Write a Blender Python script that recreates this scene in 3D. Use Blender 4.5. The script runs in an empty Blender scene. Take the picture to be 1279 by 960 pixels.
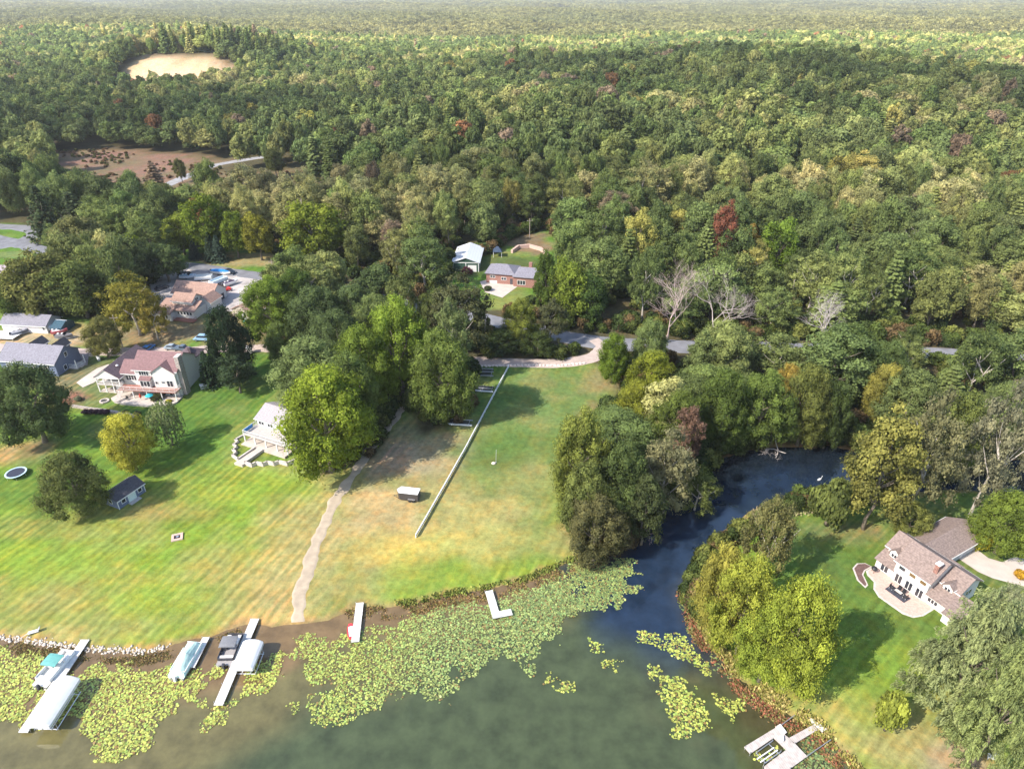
import bpy, bmesh, math, random
import numpy as np
from mathutils import Vector, Matrix
random.seed(7); rng = np.random.default_rng(7)
R = math.radians
SC = bpy.context.scene; COL = SC.collection

# ---------------------------------------------------------------- view geometry (used to measure ground positions)
F, PT, H = 853.0, R(29.87), 90.0
CP, SP = math.cos(PT), math.sin(PT)
def ray(px, py):
    u = (px-640)/F; v = -(py-480)/F
    return (u, CP+v*SP, -SP+v*CP)
def P0(px, py, z=0.0):
    d = ray(px, py); t = (z-H)/d[2]
    return (d[0]*t, d[1]*t)

def sstep(a, b, x):
    t = np.clip((x-a)/(b-a), 0, 1); return t*t*(3-2*t)

def poly_sd(X, Y, poly):
    """signed distance, positive inside"""
    X = np.asarray(X, float); Y = np.asarray(Y, float)
    best = np.full(X.shape, 1e18); ins = np.zeros(X.shape, bool)
    n = len(poly)
    for i in range(n):
        ax, ay = poly[i]; bx, by = poly[(i+1) % n]
        ex, ey = bx-ax, by-ay
        t = np.clip(((X-ax)*ex+(Y-ay)*ey)/(ex*ex+ey*ey+1e-12), 0, 1)
        dd = (X-ax-t*ex)**2+(Y-ay-t*ey)**2
        best = np.minimum(best, dd)
        c = ((ay > Y) != (by > Y))
        with np.errstate(divide='ignore', invalid='ignore'):
            xi = ax+(Y-ay)*ex/(ey if abs(ey) > 1e-12 else 1e-12)
        ins ^= c & (X < xi)
    d = np.sqrt(best)
    return np.where(ins, d, -d)

def line_d(X, Y, pts):
    X = np.asarray(X, float); Y = np.asarray(Y, float)
    best = np.full(X.shape, 1e18)
    for (ax, ay), (bx, by) in zip(pts[:-1], pts[1:]):
        ex, ey = bx-ax, by-ay
        t = np.clip(((X-ax)*ex+(Y-ay)*ey)/(ex*ex+ey*ey+1e-12), 0, 1)
        best = np.minimum(best, (X-ax-t*ex)**2+(Y-ay-t*ey)**2)
    return np.sqrt(best)

# value noise
_perm = rng.random((256, 256))
def vnoise(x, y):
    x = np.asarray(x, float); y = np.asarray(y, float)
    xi = np.floor(x).astype(int); yi = np.floor(y).astype(int)
    fx = x-xi; fy = y-yi; fx = fx*fx*(3-2*fx); fy = fy*fy*(3-2*fy)
    a = _perm[xi % 256, yi % 256]; b = _perm[(xi+1) % 256, yi % 256]
    c = _perm[xi % 256, (yi+1) % 256]; d = _perm[(xi+1) % 256, (yi+1) % 256]
    return (a*(1-fx)+b*fx)*(1-fy)+(c*(1-fx)+d*fx)*fy
def fbm(x, y, o=4):
    s = 0; a = .5; t = 0
    for k in range(o):
        s = s+a*vnoise(x*2**k+17*k, y*2**k+31*k); t += a; a *= .5
    return s/t

# ---------------------------------------------------------------- shoreline
SHORE_PX = [(-500,792),(-120,792),(0,796),(30,800),(60,803),(90,806),(120,810),(150,813),(180,813),(205,809),(235,801),(262,797),
 (290,785),(315,779),(340,783),(375,780),(410,776),(430,767),(450,760),(480,759),(510,753),(545,746),(585,739),(620,733),
 (660,723),(690,711),(715,701),(745,697),(770,688),(790,676),(803,660),(822,640),(848,622),(872,608),(884,590),(900,574),
 (935,562),(985,557),(1035,556),(1080,566),(1140,576),(1220,578),(1300,572),(1700,560),
 (1700,640),(1290,622),(1200,612),(1130,614),(1075,612),(1010,619),(950,632),(912,655),(885,680),(864,705),(858,745),
 (864,775),(882,800),(907,830),(942,860),(977,885),(1005,905),(1040,930),(1065,950),(1085,975),(1130,1030),(1300,1250),
 (1300,1500),(-600,1500)]
SHORE = [P0(*p) for p in SHORE_PX]
# light irregularity along the bank
_s2 = []
for i in range(len(SHORE)):
    a = SHORE[i]; b = SHORE[(i+1) % len(SHORE)]
    L = math.hypot(b[0]-a[0], b[1]-a[1]); n = 1 if L > 80 else max(1, int(L/2.5))
    for k in range(n):
        t = k/n; x = a[0]+(b[0]-a[0])*t; y = a[1]+(b[1]-a[1])*t
        if L < 80: x += (float(vnoise(x*.5, y*.5))-.5)*.9; y += (float(vnoise(x*.5+50, y*.5))-.5)*.9
        _s2.append((x, y))
SHORE = _s2
PIT = (-342.0, 765.0)
def terrain(X, Y, d=None):
    X = np.asarray(X, float); Y = np.asarray(Y, float)
    if d is None: d = -poly_sd(X, Y, SHORE)
    near = np.where(d > 0, .45*sstep(0, 2.2, d), -.7*sstep(0, 2.5, -d))
    dd = np.clip(d, 0, None)
    rise = sstep(0, 60, dd)
    sl = 4.5*sstep(105, 210, Y)*(1-.65*sstep(35, 90, X))
    hill = 30*np.exp(-(((X-230)*.78-(Y-640)*.62)/230)**2-(((X-230)*.62+(Y-640)*.78)/170)**2)
    hill = hill+10*np.exp(-((X-40)/150)**2-((Y-420)/110)**2)
    und = 9*np.sin(X/310+1.3)*np.sin(Y/420+.4)+6*np.sin(X/170+Y/260)
    und = und*sstep(500, 1300, Y)
    pit = 27*sstep(PIT[1]-45, PIT[1]+35, Y)*np.exp(-((X-PIT[0])/100)**4)*np.exp(-(np.clip(Y-PIT[1]-35, 0, None)/160)**2)
    small = (fbm(X/14, Y/14, 3)-.5)*.7*sstep(2, 12, dd)
    return near+(sl+hill+und+pit+small)*rise
def h1(x, y): return float(terrain(np.array([x]), np.array([y]))[0])
def P(px, py, dz=0.0):
    """the ground point seen at a photograph position, from the terrain"""
    z = 1.0
    for _ in range(12):
        x, y = P0(px, py, z); z = .5*z+.5*(h1(x, y)+dz)
    x, y = P0(px, py, z)
    return (x, y, h1(x, y))
def PP(lst): return [P(*p)[:2] for p in lst]

# ---------------------------------------------------------------- object helpers
def tag(o, label=None, cat=None, group=None, kind=None):
    if label: o['label'] = label
    if cat: o['category'] = cat
    if group: o['group'] = group
    if kind: o['kind'] = kind
    return o
def thing(name, label, cat, loc=(0,0,0), rz=0.0, group=None):
    o = bpy.data.objects.new(name, None); COL.objects.link(o); o.empty_display_size = .3
    o.location = loc; o.rotation_euler = (0, 0, rz)
    return tag(o, label, cat, group)
def link(name, me, mats, parent=None, smooth=False):
    o = bpy.data.objects.new(name, me); COL.objects.link(o)
    if not isinstance(mats, (list, tuple)): mats = [mats]
    if len(me.materials) == 0:
        for m in mats: me.materials.append(m)
    if smooth: me.polygons.foreach_set('use_smooth', [True]*len(me.polygons))
    if parent is not None: o.parent = parent
    return o
def npmesh(name, V, Fc, attrs=None, uniform=None):
    """V (n,3), Fc (m,k) uniform polygon faces; attrs: name->(domain, type, array)"""
    me = bpy.data.meshes.new(name)
    V = np.asarray(V, np.float32); Fc = np.asarray(Fc, np.int32); k = Fc.shape[1]
    me.vertices.add(len(V)); me.vertices.foreach_set('co', V.ravel())
    me.loops.add(Fc.size); me.loops.foreach_set('vertex_index', Fc.ravel())
    me.polygons.add(len(Fc)); me.polygons.foreach_set('loop_start', np.arange(0, Fc.size, k, dtype=np.int32))
    me.update(calc_edges=True)
    for n, (dom, typ, arr) in (attrs or {}).items():
        a = me.attributes.new(n, typ, dom)
        a.data.foreach_set('color' if 'COLOR' in typ else ('vector' if 'VECTOR' in typ else 'value'), np.asarray(arr, np.float32).ravel())
    return me

class MB:
    """collects solid shapes into ONE mesh"""
    def __init__(s): s.v = []; s.f = []; s.mi = []; s.m = 0
    def add(s, vs, fs):
        o = len(s.v); s.v += [tuple(v) for v in vs]; s.f += [tuple(i+o for i in f) for f in fs]; s.mi += [s.m]*len(fs); return s
    def box(s, x0, x1, y0, y1, z0, z1):
        return s.add([(x0,y0,z0),(x1,y0,z0),(x1,y1,z0),(x0,y1,z0),(x0,y0,z1),(x1,y0,z1),(x1,y1,z1),(x0,y1,z1)],
              [(0,3,2,1),(4,5,6,7),(0,1,5,4),(1,2,6,5),(2,3,7,6),(3,0,4,7)])
    def cbox(s, c, d, rz=0.0, ry=0.0):
        M = Matrix.Translation(c) @ Matrix.Rotation(rz, 4, 'Z') @ Matrix.Rotation(ry, 4, 'Y')
        a, b, e = d[0]/2, d[1]/2, d[2]/2
        vs = [M @ Vector(q) for q in ((-a,-b,-e),(a,-b,-e),(a,b,-e),(-a,b,-e),(-a,-b,e),(a,-b,e),(a,b,e),(-a,b,e))]
        return s.add(vs, [(0,3,2,1),(4,5,6,7),(0,1,5,4),(1,2,6,5),(2,3,7,6),(3,0,4,7)])
    def prism(s, poly, z0, z1):
        n = len(poly); vs = [(x,y,z0) for x,y in poly]+[(x,y,z1) for x,y in poly]
        return s.add(vs, [tuple(range(n))[::-1], tuple(range(n,2*n))]+[(i,(i+1)%n,n+(i+1)%n,n+i) for i in range(n)])
    def tube(s, pts, r, n=6, cap=True):
        pts = [Vector(p) for p in pts]; rs = r if isinstance(r, (list,tuple)) else [r]*len(pts)
        o = []; 
        for i, p in enumerate(pts):
            d = (pts[min(i+1,len(pts)-1)]-pts[max(i-1,0)]).normalized()
            a = d.orthogonal().normalized(); b = d.cross(a)
            if i and o:
                pa = s._pa; a = (pa-d*pa.dot(d)).normalized(); b = d.cross(a)
            s._pa = a
            o += [p+(a*math.cos(2*math.pi*k/n)+b*math.sin(2*math.pi*k/n))*rs[i] for k in range(n)]
        fs = []
        for i in range(len(pts)-1):
            for k in range(n):
                fs.append((i*n+k, i*n+(k+1)%n, (i+1)*n+(k+1)%n, (i+1)*n+k))
        if cap: fs += [tuple(range(n))[::-1], tuple(range((len(pts)-1)*n, len(pts)*n))]
        return s.add(o, fs)
    def lathe(s, prof, n=16, c=(0,0,0)):
        vs = []
        for r_, z in prof: vs += [(c[0]+r_*math.cos(2*math.pi*k/n), c[1]+r_*math.sin(2*math.pi*k/n), c[2]+z) for k in range(n)]
        fs = []
        for i in range(len(prof)-1):
            for k in range(n): fs.append((i*n+k, i*n+(k+1)%n, (i+1)*n+(k+1)%n, (i+1)*n+k))
        fs += [tuple(range(n))[::-1], tuple(range((len(prof)-1)*n, len(prof)*n))]
        return s.add(vs, fs)
    def loft(s, rings, cap=True):
        n = len(rings[0]); vs = [v for r_ in rings for v in r_]; fs = []
        for i in range(len(rings)-1):
            for k in range(n): fs.append((i*n+k, i*n+(k+1)%n, (i+1)*n+(k+1)%n, (i+1)*n+k))
        if cap: fs += [tuple(range(n))[::-1], tuple(range((len(rings)-1)*n, len(rings)*n))]
        return s.add(vs, fs)
    def slab(s, quad, t):
        """thick sheet: a planar polygon (list of 3D points), thickened downwards along its normal"""
        q = [Vector(p) for p in quad]; nrm = (q[1]-q[0]).cross(q[2]-q[0]).normalized()
        if nrm.z < 0: nrm = -nrm
        n = len(q); vs = q+[p-nrm*t for p in q]
        return s.add(vs, [tuple(range(n)), tuple(range(n,2*n))[::-1]]+[(i,n+i,n+(i+1)%n,(i+1)%n) for i in range(n)])
    def build(s, name, mats, parent=None, bevel=0.0, smooth=False):
        me = bpy.data.meshes.new(name); me.from_pydata(s.v, [], s.f)
        if not isinstance(mats, (list,tuple)): mats = [mats]
        for m in mats: me.materials.append(m)
        if any(s.mi): me.polygons.foreach_set('material_index', s.mi)
        bm = bmesh.new(); bm.from_mesh(me); bmesh.ops.recalc_face_normals(bm, faces=bm.faces); bm.to_mesh(me); bm.free()
        o = link(name, me, mats, parent, smooth)
        if bevel:
            b = o.modifiers.new('bevel', 'BEVEL'); b.width = bevel; b.segments = 2; b.limit_method = 'ANGLE'
        return o

# ---------------------------------------------------------------- materials
def mat(name, col, rough=.7, metal=0.0, var=.12, scale=4.0, spec=.4, col2=None, bump=0.0, bscale=20, dist=3.0, coord='Object'):
    m = bpy.data.materials.new(name); m.use_nodes = True; nt = m.node_tree; N = nt.nodes; L = nt.links
    b = N['Principled BSDF']; b.inputs['Roughness'].default_value = rough; b.inputs['Metallic'].default_value = metal
    b.inputs['Specular IOR Level'].default_value = spec
    tc = N.new('ShaderNodeTexCoord'); nz = N.new('ShaderNodeTexNoise'); nz.inputs['Scale'].default_value = scale; nz.inputs['Detail'].default_value = 6
    L.new(tc.outputs[coord], nz.inputs['Vector'])
    mr = N.new('ShaderNodeMapRange'); mr.inputs[1].default_value = .3; mr.inputs[2].default_value = .7
    L.new(nz.outputs['Fac'], mr.inputs[0])
    mx = N.new('ShaderNodeMix'); mx.data_type = 'RGBA'
    c = np.array(col); c2 = np.array(col2) if col2 else None
    lo = c*(1-var) if c2 is None else c; hi = np.minimum(c*(1+var), 1) if c2 is None else c2
    mx.inputs[6].default_value = (*lo, 1); mx.inputs[7].default_value = (*hi, 1)
    L.new(mr.outputs[0], mx.inputs[0]); L.new(mx.outputs[2], b.inputs['Base Color'])
    if bump:
        n2 = N.new('ShaderNodeTexNoise'); n2.inputs['Scale'].default_value = bscale; L.new(tc.outputs[coord], n2.inputs['Vector'])
        bp = N.new('ShaderNodeBump'); bp.inputs['Strength'].default_value = bump; bp.inputs['Distance'].default_value = .05
        L.new(n2.outputs['Fac'], bp.inputs['Height']); L.new(bp.outputs[0], b.inputs['Normal'])
    return m
def bands(m, axis, period, dark=.75, frac=.12, coord='Object'):
    """thin darker lines at a regular spacing (siding laps, deck boards, shingle courses)"""
    nt = m.node_tree; N = nt.nodes; L = nt.links; b = N['Principled BSDF']
    src = b.inputs['Base Color'].links[0].from_socket
    tc = N.new('ShaderNodeTexCoord'); sp = N.new('ShaderNodeSeparateXYZ'); L.new(tc.outputs[coord], sp.inputs[0])
    a = N.new('ShaderNodeMath'); a.operation = 'MULTIPLY'; a.inputs[1].default_value = 1/period; L.new(sp.outputs[axis], a.inputs[0])
    f = N.new('ShaderNodeMath'); f.operation = 'FRACT'; L.new(a.outputs[0], f.inputs[0])
    g = N.new('ShaderNodeMath'); g.operation = 'LESS_THAN'; g.inputs[1].default_value = frac; L.new(f.outputs[0], g.inputs[0])
    mx = N.new('ShaderNodeMix'); mx.data_type = 'RGBA'; mx.blend_type = 'MULTIPLY'; mx.inputs[7].default_value = (dark, dark, dark, 1)
    L.new(g.outputs[0], mx.inputs[0]); L.new(src, mx.inputs[6]); L.new(mx.outputs[2], b.inputs['Base Color'])
    return m
# ---------------------------------------------------------------- areas measured on the ground
ROAD = PP([(-420,262),(-120,278),(0,299),(60,314),(130,322),(220,331),(340,347),(430,362),(525,384),(600,398),(660,409),(720,423),(800,431),(900,434),(1010,436),(1150,440),(1320,452),(1500,470)])
LANE = PP([(-300,428),(-60,432),(0,434),(100,440),(180,438),(250,436),(345,434),(395,432)])
LOOP = PP([(742,424),(752,432),(750,440),(735,448),(700,453),(650,453),(595,451),(540,452),(500,458)])
BACKROAD = PP([(150,262),(205,233),(245,216),(275,205),(330,196)])
SIDEROAD = PP([(-60,320),(0,308),(30,300),(45,290),(20,284),(-60,280)])
GRAVEL = PP([(370,777),(379,735),(388,700),(400,665),(420,625),(447,585),(475,545),(500,515),(520,485),(530,470)])
RDRIVE_POLY = PP([(1192,694),(1212,680),(1235,697),(1252,702),(1268,695),(1300,704),(1500,745),(1500,790),(1262,728),(1240,722),(1222,714)])
CLEAR = {
 'main': [(-700,385),(-100,385),(72,388),(100,398),(190,402),(184,372),(196,338),(215,320),(352,330),(338,400),(345,440),(365,470),(372,545),(410,590),(470,570),(505,505),(530,540),(585,530),(596,455),(735,452),(772,470),(765,500),(745,530),(728,590),(732,650),(748,700),(760,760),(760,1400),(-700,1400)],
 'right': [(800,760),(850,700),(905,650),(1010,608),(1110,600),(1700,560),(1700,1500),(760,1500)],
 'brick': [(556,372),(566,330),(612,318),(640,298),(684,286),(705,310),(706,350),(668,372),(640,384),(600,386)],
 'meadow': [(62,188),(130,186),(230,194),(262,200),(292,198),(285,212),(300,216),(370,213),(440,236),(420,262),(300,268),(215,262),(140,262),(72,246)],
 'lotlawn': [(215,320),(240,308),(300,310),(365,322),(352,345)],
 'leftyard': [(-300,332),(30,332),(62,345),(66,392),(-300,392)],
 'leftroad': [(-200,276),(20,280),(75,300),(60,334),(-200,336)],
 'pit': [(180,98),(182,66),(232,64),(302,84),(302,104),(240,107)],
}
CLEARW = {k: (PP(v) if k != 'pit' else [(PIT[0]-50, PIT[1]-95), (PIT[0]+62, PIT[1]-100), (PIT[0]+66, PIT[1]-5), (PIT[0]+20, PIT[1]+28), (PIT[0]-50, PIT[1]+34)]) for k, v in CLEAR.items()}

def geo(a, b, s0, gr=1.18):
    out = [a]; s = s0
    sg = 1 if b > a else -1
    while (out[-1]-b)*sg < 0: out.append(out[-1]+sg*s); s *= gr
    return out
xs = np.array(sorted(set(geo(-150, -14000, 1.6, 1.07)+list(np.arange(-149.1, 150, .9))+geo(150, 14000, 1.6, 1.07))))
ys = np.array(sorted(set(geo(38, -400, 3, 1.3)+list(np.arange(38.9, 262, .9))+geo(262, 16000, 1.2, 1.04))))
X, Y = np.meshgrid(xs, ys); D = -poly_sd(X, Y, SHORE); Z = terrain(X, Y, D)
nx, ny = len(xs), len(ys)
idx = np.arange(nx*ny).reshape(ny, nx)
FQ = np.stack([idx[:-1,:-1], idx[:-1,1:], idx[1:,1:], idx[1:,:-1]], -1).reshape(-1, 4)

def blend(A, col, w): return A*(1-w[..., None])+np.array(col)*w[..., None]
def blob(px, py, rx, ry=None, soft=.7):
    x, y, _ = P(px, py); s = math.hypot(x, y-0)/100
    ry = ry or rx
    n = fbm(X/5+px, Y/5+py, 4)-.5
    q = np.sqrt(((X-x)/rx)**2+((Y-y)/ry)**2)+n*1.3
    return 1-sstep(1-soft, 1+soft*.4, q)
n1 = fbm(X/30, Y/30, 5); n2 = fbm(X/7+9, Y/7, 4); n3 = fbm(X/2.5, Y/2.5+5, 3)
FLOOR = (.065, .06, .032)
A = np.zeros(X.shape+(3,))+np.array(FLOOR)
A = A*(.8+.5*n2[..., None])
lawn = np.zeros(X.shape)
for k in ('main', 'right', 'lotlawn', 'brick', 'leftroad'):
    lawn = np.maximum(lawn, sstep(-2.0, 1.5, poly_sd(X, Y, CLEARW[k])+(n2-.5)*4))
GREEN = np.array((.08, .165, .025)); LIME = np.array((.155, .235, .03)); DRY = np.array((.265, .235, .095)); DULL = np.array((.1, .145, .048)); DIRT = np.array((.26, .2, .135))
G = np.zeros(X.shape+(3,))+GREEN
lime = 1-sstep(100, 150, Y+25*(n1-.5)*2)
G = blend(G, LIME, lime*.75)
# centre field is drier and duller
fx = poly_sd(X, Y, PP([(520,560),(560,530),(640,458),(765,458),(760,520),(722,600),(720,700),(640,735),(380,775),(400,700),(440,620)]))
fld = sstep(-6, 8, fx+(n1-.5)*14)
G = blend(G, DULL*1.15, fld*.8)
G = blend(G, DRY*.8, np.clip((n2-.46)*2.4, 0, .4)*fld)
G = blend(G, DRY*.9, np.clip((n1*.6+n2*.4-.5)*3.2, 0, .45)*(1-fld))
for (px, py, rx, ry, c, w) in [
    (410,690,15,16,DRY,.55),(470,600,15,12,DRY,.75),(480,640,14,9,(.36,.27,.14),.7),(520,560,13,12,(.3,.23,.17),.6),(490,570,7,8,DIRT,.6),(370,705,8,20,DRY,.7),(340,740,9,9,DRY,.5),
    (455,700,10,9,DRY,.5),(350,650,8,8,DRY,.4),(600,640,10,9,(.36,.3,.12),.55),(560,680,14,7,(.38,.34,.1),.5),(500,690,9,6,(.42,.33,.08),.5),(660,600,9,12,DRY,.35),(560,610,6,10,DRY,.5),
    (395,580,10,5,(.22,.17,.11),.6),(360,590,7,4,DIRT,.4),(45,560,6,6,DIRT,.7),(15,565,5,4,(.35,.2,.12),.6),(300,480,3,3,DIRT,.35),(300,790,8,5,DRY,.7),(330,765,8,5,DRY,.6),
    (140,540,8,5,(.2,.2,.1),.4),(60,790,9,3,DRY,.6),(210,640,10,4,(.2,.17,.06),.5),(260,600,14,8,(.2,.17,.07),.45),(150,640,12,3,(.24,.2,.08),.5),(60,660,14,4,(.22,.2,.08),.4),
    (190,770,8,5,DRY,.4),(120,740,10,6,(.24,.23,.07),.45),(30,740,9,5,(.24,.21,.08),.45),(250,720,9,7,(.26,.23,.08),.45),
    (750,560,4,18,(.2,.14,.08),.65),(725,640,4,12,(.22,.15,.08),.7),(700,680,6,6,DRY,.5),(760,480,6,6,(.22,.14,.09),.5),
    (1100,905,9,6,DRY,.5),(1150,935,10,5,DRY,.6),(1060,870,6,5,DRY,.45),(1195,950,6,4,DIRT,.8),(1050,665,10,3,(.3,.22,.17),.6),(1015,690,6,6,(.14,.16,.06),.5),(1150,640,12,6,(.14,.13,.08),.6),
    (1230,690,10,8,(.1,.13,.05),.6),(1087,660,2.5,1.5,(.35,.2,.12),.8),(1105,890,2,1.4,(.4,.26,.16),.6)]:
    G = blend(G, c, blob(px, py, rx, ry)*w)
for (px, py, rx, ry, w) in [(200,740,10,6,.8),(310,600,13,8,.8),(90,700,14,6,.5),(250,560,12,12,.6),(240,790,5,4,.7),(520,720,14,6,.55),(650,715,16,4,.6),(20,690,10,5,.7),(1080,850,10,8,.5),(1090,760,8,10,.3)]:
    G = blend(G, LIME*1.02 if py > 590 else GREEN, blob(px, py, rx, ry)*w)
G = blend(G, (.075, .125, .03), sstep(44, 50, X)*sstep(62, 82, Y)*.65)  # upper right lawn: tree shade painted in as duller green
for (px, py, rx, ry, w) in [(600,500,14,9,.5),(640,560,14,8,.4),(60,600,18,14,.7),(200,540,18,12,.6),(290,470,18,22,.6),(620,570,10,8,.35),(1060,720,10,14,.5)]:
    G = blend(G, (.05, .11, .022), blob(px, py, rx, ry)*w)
# under the left neighbours and the lot
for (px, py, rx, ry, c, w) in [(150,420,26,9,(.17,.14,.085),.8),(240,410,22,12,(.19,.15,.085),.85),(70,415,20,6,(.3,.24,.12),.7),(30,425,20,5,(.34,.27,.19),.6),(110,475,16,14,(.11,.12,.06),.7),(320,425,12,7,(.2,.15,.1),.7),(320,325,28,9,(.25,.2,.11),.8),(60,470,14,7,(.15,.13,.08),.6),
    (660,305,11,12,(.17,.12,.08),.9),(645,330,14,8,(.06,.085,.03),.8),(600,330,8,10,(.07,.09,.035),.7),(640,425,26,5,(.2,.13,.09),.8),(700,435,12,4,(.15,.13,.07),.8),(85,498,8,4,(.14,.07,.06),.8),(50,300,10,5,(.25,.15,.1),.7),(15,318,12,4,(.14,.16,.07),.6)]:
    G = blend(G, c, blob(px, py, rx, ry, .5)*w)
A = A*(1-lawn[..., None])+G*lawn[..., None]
mead = sstep(-6, 6, poly_sd(X, Y, CLEARW['meadow'])+(n1-.5)*20)
A = blend(A, (.14, .115, .065), mead)
A = blend(A, (.19, .115, .088), mead*np.clip((n1*.3+n2*.7-.38)*5, 0, 1)*blob(150,205,75,60,.4))
pitw = sstep(-5, 5, poly_sd(X, Y, CLEARW['pit'])+(n2-.5)*14)
A = blend(A, (.55, .4, .26), pitw); A = blend(A, (.3, .24, .13), pitw*np.clip((fbm(X/9, Y/9, 4)-.5)*6, 0, .8)); lawn = lawn*(1-pitw)
# banks
bank = (1-sstep(.2, 1.5, D+(n3-.5)*2))*sstep(-3, -.2, D)
rightbank = sstep(35, 50, X)
A = blend(A, (.25, .17, .08), bank*.8)
A = blend(A, (.085, .06, .03), 1-sstep(-.6, -.1, D))
# far open fields close to the horizon
fy = sstep(.72, .76, fbm(X/900+3, Y/1500, 2))*sstep(3500, 5000, Y)
A = blend(A, (.32, .34, .17), fy)
ALB = np.concatenate([A, np.ones(X.shape+(1,))], -1)
stripe = lawn*(1-sstep(165, 190, Y))*(D > .5)*(1-.8*fld)
def gmat():
    m = bpy.data.materials.new('ground'); m.use_nodes = True; nt = m.node_tree; N = nt.nodes; L = nt.links
    b = N['Principled BSDF']; b.inputs['Roughness'].default_value = .95; b.inputs['Specular IOR Level'].default_value = .1
    at = N.new('ShaderNodeAttribute'); at.attribute_name = 'alb'
    st = N.new('ShaderNodeAttribute'); st.attribute_name = 'stripe'
    tc = N.new('ShaderNodeTexCoord')
    def noise(s, d=6, ro=.6):
        n = N.new('ShaderNodeTexNoise'); n.inputs['Scale'].default_value = s; n.inputs['Detail'].default_value = d; n.inputs['Roughness'].default_value = ro
        L.new(tc.outputs['Object'], n.inputs['Vector']); return n
    def mth(op, a, b_=None):
        q = N.new('ShaderNodeMath'); q.operation = op
        for i, v in enumerate((a, b_)):
            if v is None: continue
            if isinstance(v, (int, float)): q.inputs[i].default_value = v
            else: L.new(v, q.inputs[i])
        return q.outputs[0]
    a = noise(.9, 8, .7); c = noise(.16, 5, .6)
    f = mth('ADD', mth('MULTIPLY', mth('SUBTRACT', a.outputs['Fac'], .5), 1.5), 1.0)
    f = mth('MULTIPLY', f, mth('ADD', mth('MULTIPLY', mth('SUBTRACT', c.outputs['Fac'], .5), .7), 1.0))
    # mowing stripes; direction differs on the two properties
    sx = N.new('ShaderNodeSeparateXYZ'); L.new(tc.outputs['Object'], sx.inputs[0])
    def streak(ang):
        mp = N.new('ShaderNodeMapping'); mp.vector_type = 'TEXTURE'; mp.inputs['Rotation'].default_value = (0, 0, ang); mp.inputs['Scale'].default_value = (9.0, .75, 1)
        L.new(tc.outputs['Object'], mp.inputs[0]); n = N.new('ShaderNodeTexNoise'); n.inputs['Scale'].default_value = 1.0; n.inputs['Detail'].default_value = 4; n.inputs['Roughness'].default_value = .6
        L.new(mp.outputs[0], n.inputs['Vector']); return mth('MULTIPLY', mth('SUBTRACT', n.outputs['Fac'], .5), 5.0)
    def stripes(ang, per):
        s_ = mth('ADD', mth('MULTIPLY', sx.outputs[0], -math.sin(ang)/per), mth('MULTIPLY', sx.outputs[1], math.cos(ang)/per))
        nz = noise(.12, 3); s_ = mth('ADD', s_, mth('MULTIPLY', nz.outputs['Fac'], 1.2))
        return mth('SINE', mth('MULTIPLY', s_, 6.2832))
    p1, p2 = P(0,705), P(175,580); a1 = math.atan2(p2[1]-p1[1], p2[0]-p1[0])
    p1, p2 = P(1022,705), P(1072,659); a2 = math.atan2(p2[1]-p1[1], p2[0]-p1[0])
    s1 = mth('ADD', mth('MULTIPLY', stripes(a1, 1.9), .8), streak(a1)); s2 = mth('ADD', mth('MULTIPLY', stripes(a2, 1.5), .6), streak(a2))
    side = N.new('ShaderNodeMapRange'); side.inputs[1].default_value = 40; side.inputs[2].default_value = 42; L.new(sx.outputs[0], side.inputs[0])
    mixs = N.new('ShaderNodeMix'); L.new(side.outputs[0], mixs.inputs[0]); L.new(s1, mixs.inputs[2]); L.new(s2, mixs.inputs[3])
    sn = noise(.07, 3); amp = mth('MULTIPLY', mth('MULTIPLY', st.outputs['Fac'], sn.outputs['Fac']), 0.26)
    f = mth('MULTIPLY', f, mth('ADD', mth('MULTIPLY', mixs.outputs[0], amp), 1.0))
    vm = N.new('ShaderNodeVectorMath'); vm.operation = 'SCALE'; L.new(at.outputs['Color'], vm.inputs[0]); L.new(f, vm.inputs['Scale'])
    # dry blades show warmer where the noise is high
    wr = N.new('ShaderNodeMix'); wr.data_type = 'RGBA'; wr.blend_type = 'MULTIPLY'; wr.inputs[7].default_value = (1.22, 1.0, .85, 1)
    g = noise(.35, 6, .7); gm = N.new('ShaderNodeMapRange'); gm.inputs[1].default_value = .45; gm.inputs[2].default_value = .62; L.new(g.outputs['Fac'], gm.inputs[0])
    L.new(gm.outputs[0], wr.inputs[0]); L.new(vm.outputs[0], wr.inputs[6])
    dr = N.new('ShaderNodeMix'); dr.data_type = 'RGBA'; dr.blend_type = 'MULTIPLY'; dr.inputs[7].default_value = (1.5, 1.04, 1.1, 1)
    pn = noise(.045, 4, .6); pm = N.new('ShaderNodeMapRange'); pm.inputs[1].default_value = .42; pm.inputs[2].default_value = .6; L.new(pn.outputs['Fac'], pm.inputs[0])
    q = mth('MULTIPLY', mth('MULTIPLY', mth('ADD', mth('MULTIPLY', mixs.outputs[0], .45), .15), pm.outputs[0]), st.outputs['Fac']); cl = N.new('ShaderNodeClamp'); L.new(q, cl.inputs[0])
    L.new(cl.outputs[0], dr.inputs[0]); L.new(wr.outputs[2], dr.inputs[6]); L.new(dr.outputs[2], b.inputs['Base Color'])
    bn = noise(3.0, 6, .7); bp = N.new('ShaderNodeBump'); bp.inputs['Strength'].default_value = .5; bp.inputs['Distance'].default_value = .12
    L.new(bn.outputs['Fac'], bp.inputs['Height']); L.new(bp.outputs[0], b.inputs['Normal'])
    return m
gme = npmesh('ground', np.stack([X, Y, Z], -1).reshape(-1, 3), FQ, {'alb': ('POINT', 'FLOAT_COLOR', ALB.reshape(-1, 4)), 'stripe': ('POINT', 'FLOAT', stripe.ravel())})
gr = link('ground', gme, gmat(), smooth=True); tag(gr, kind='structure')

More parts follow.
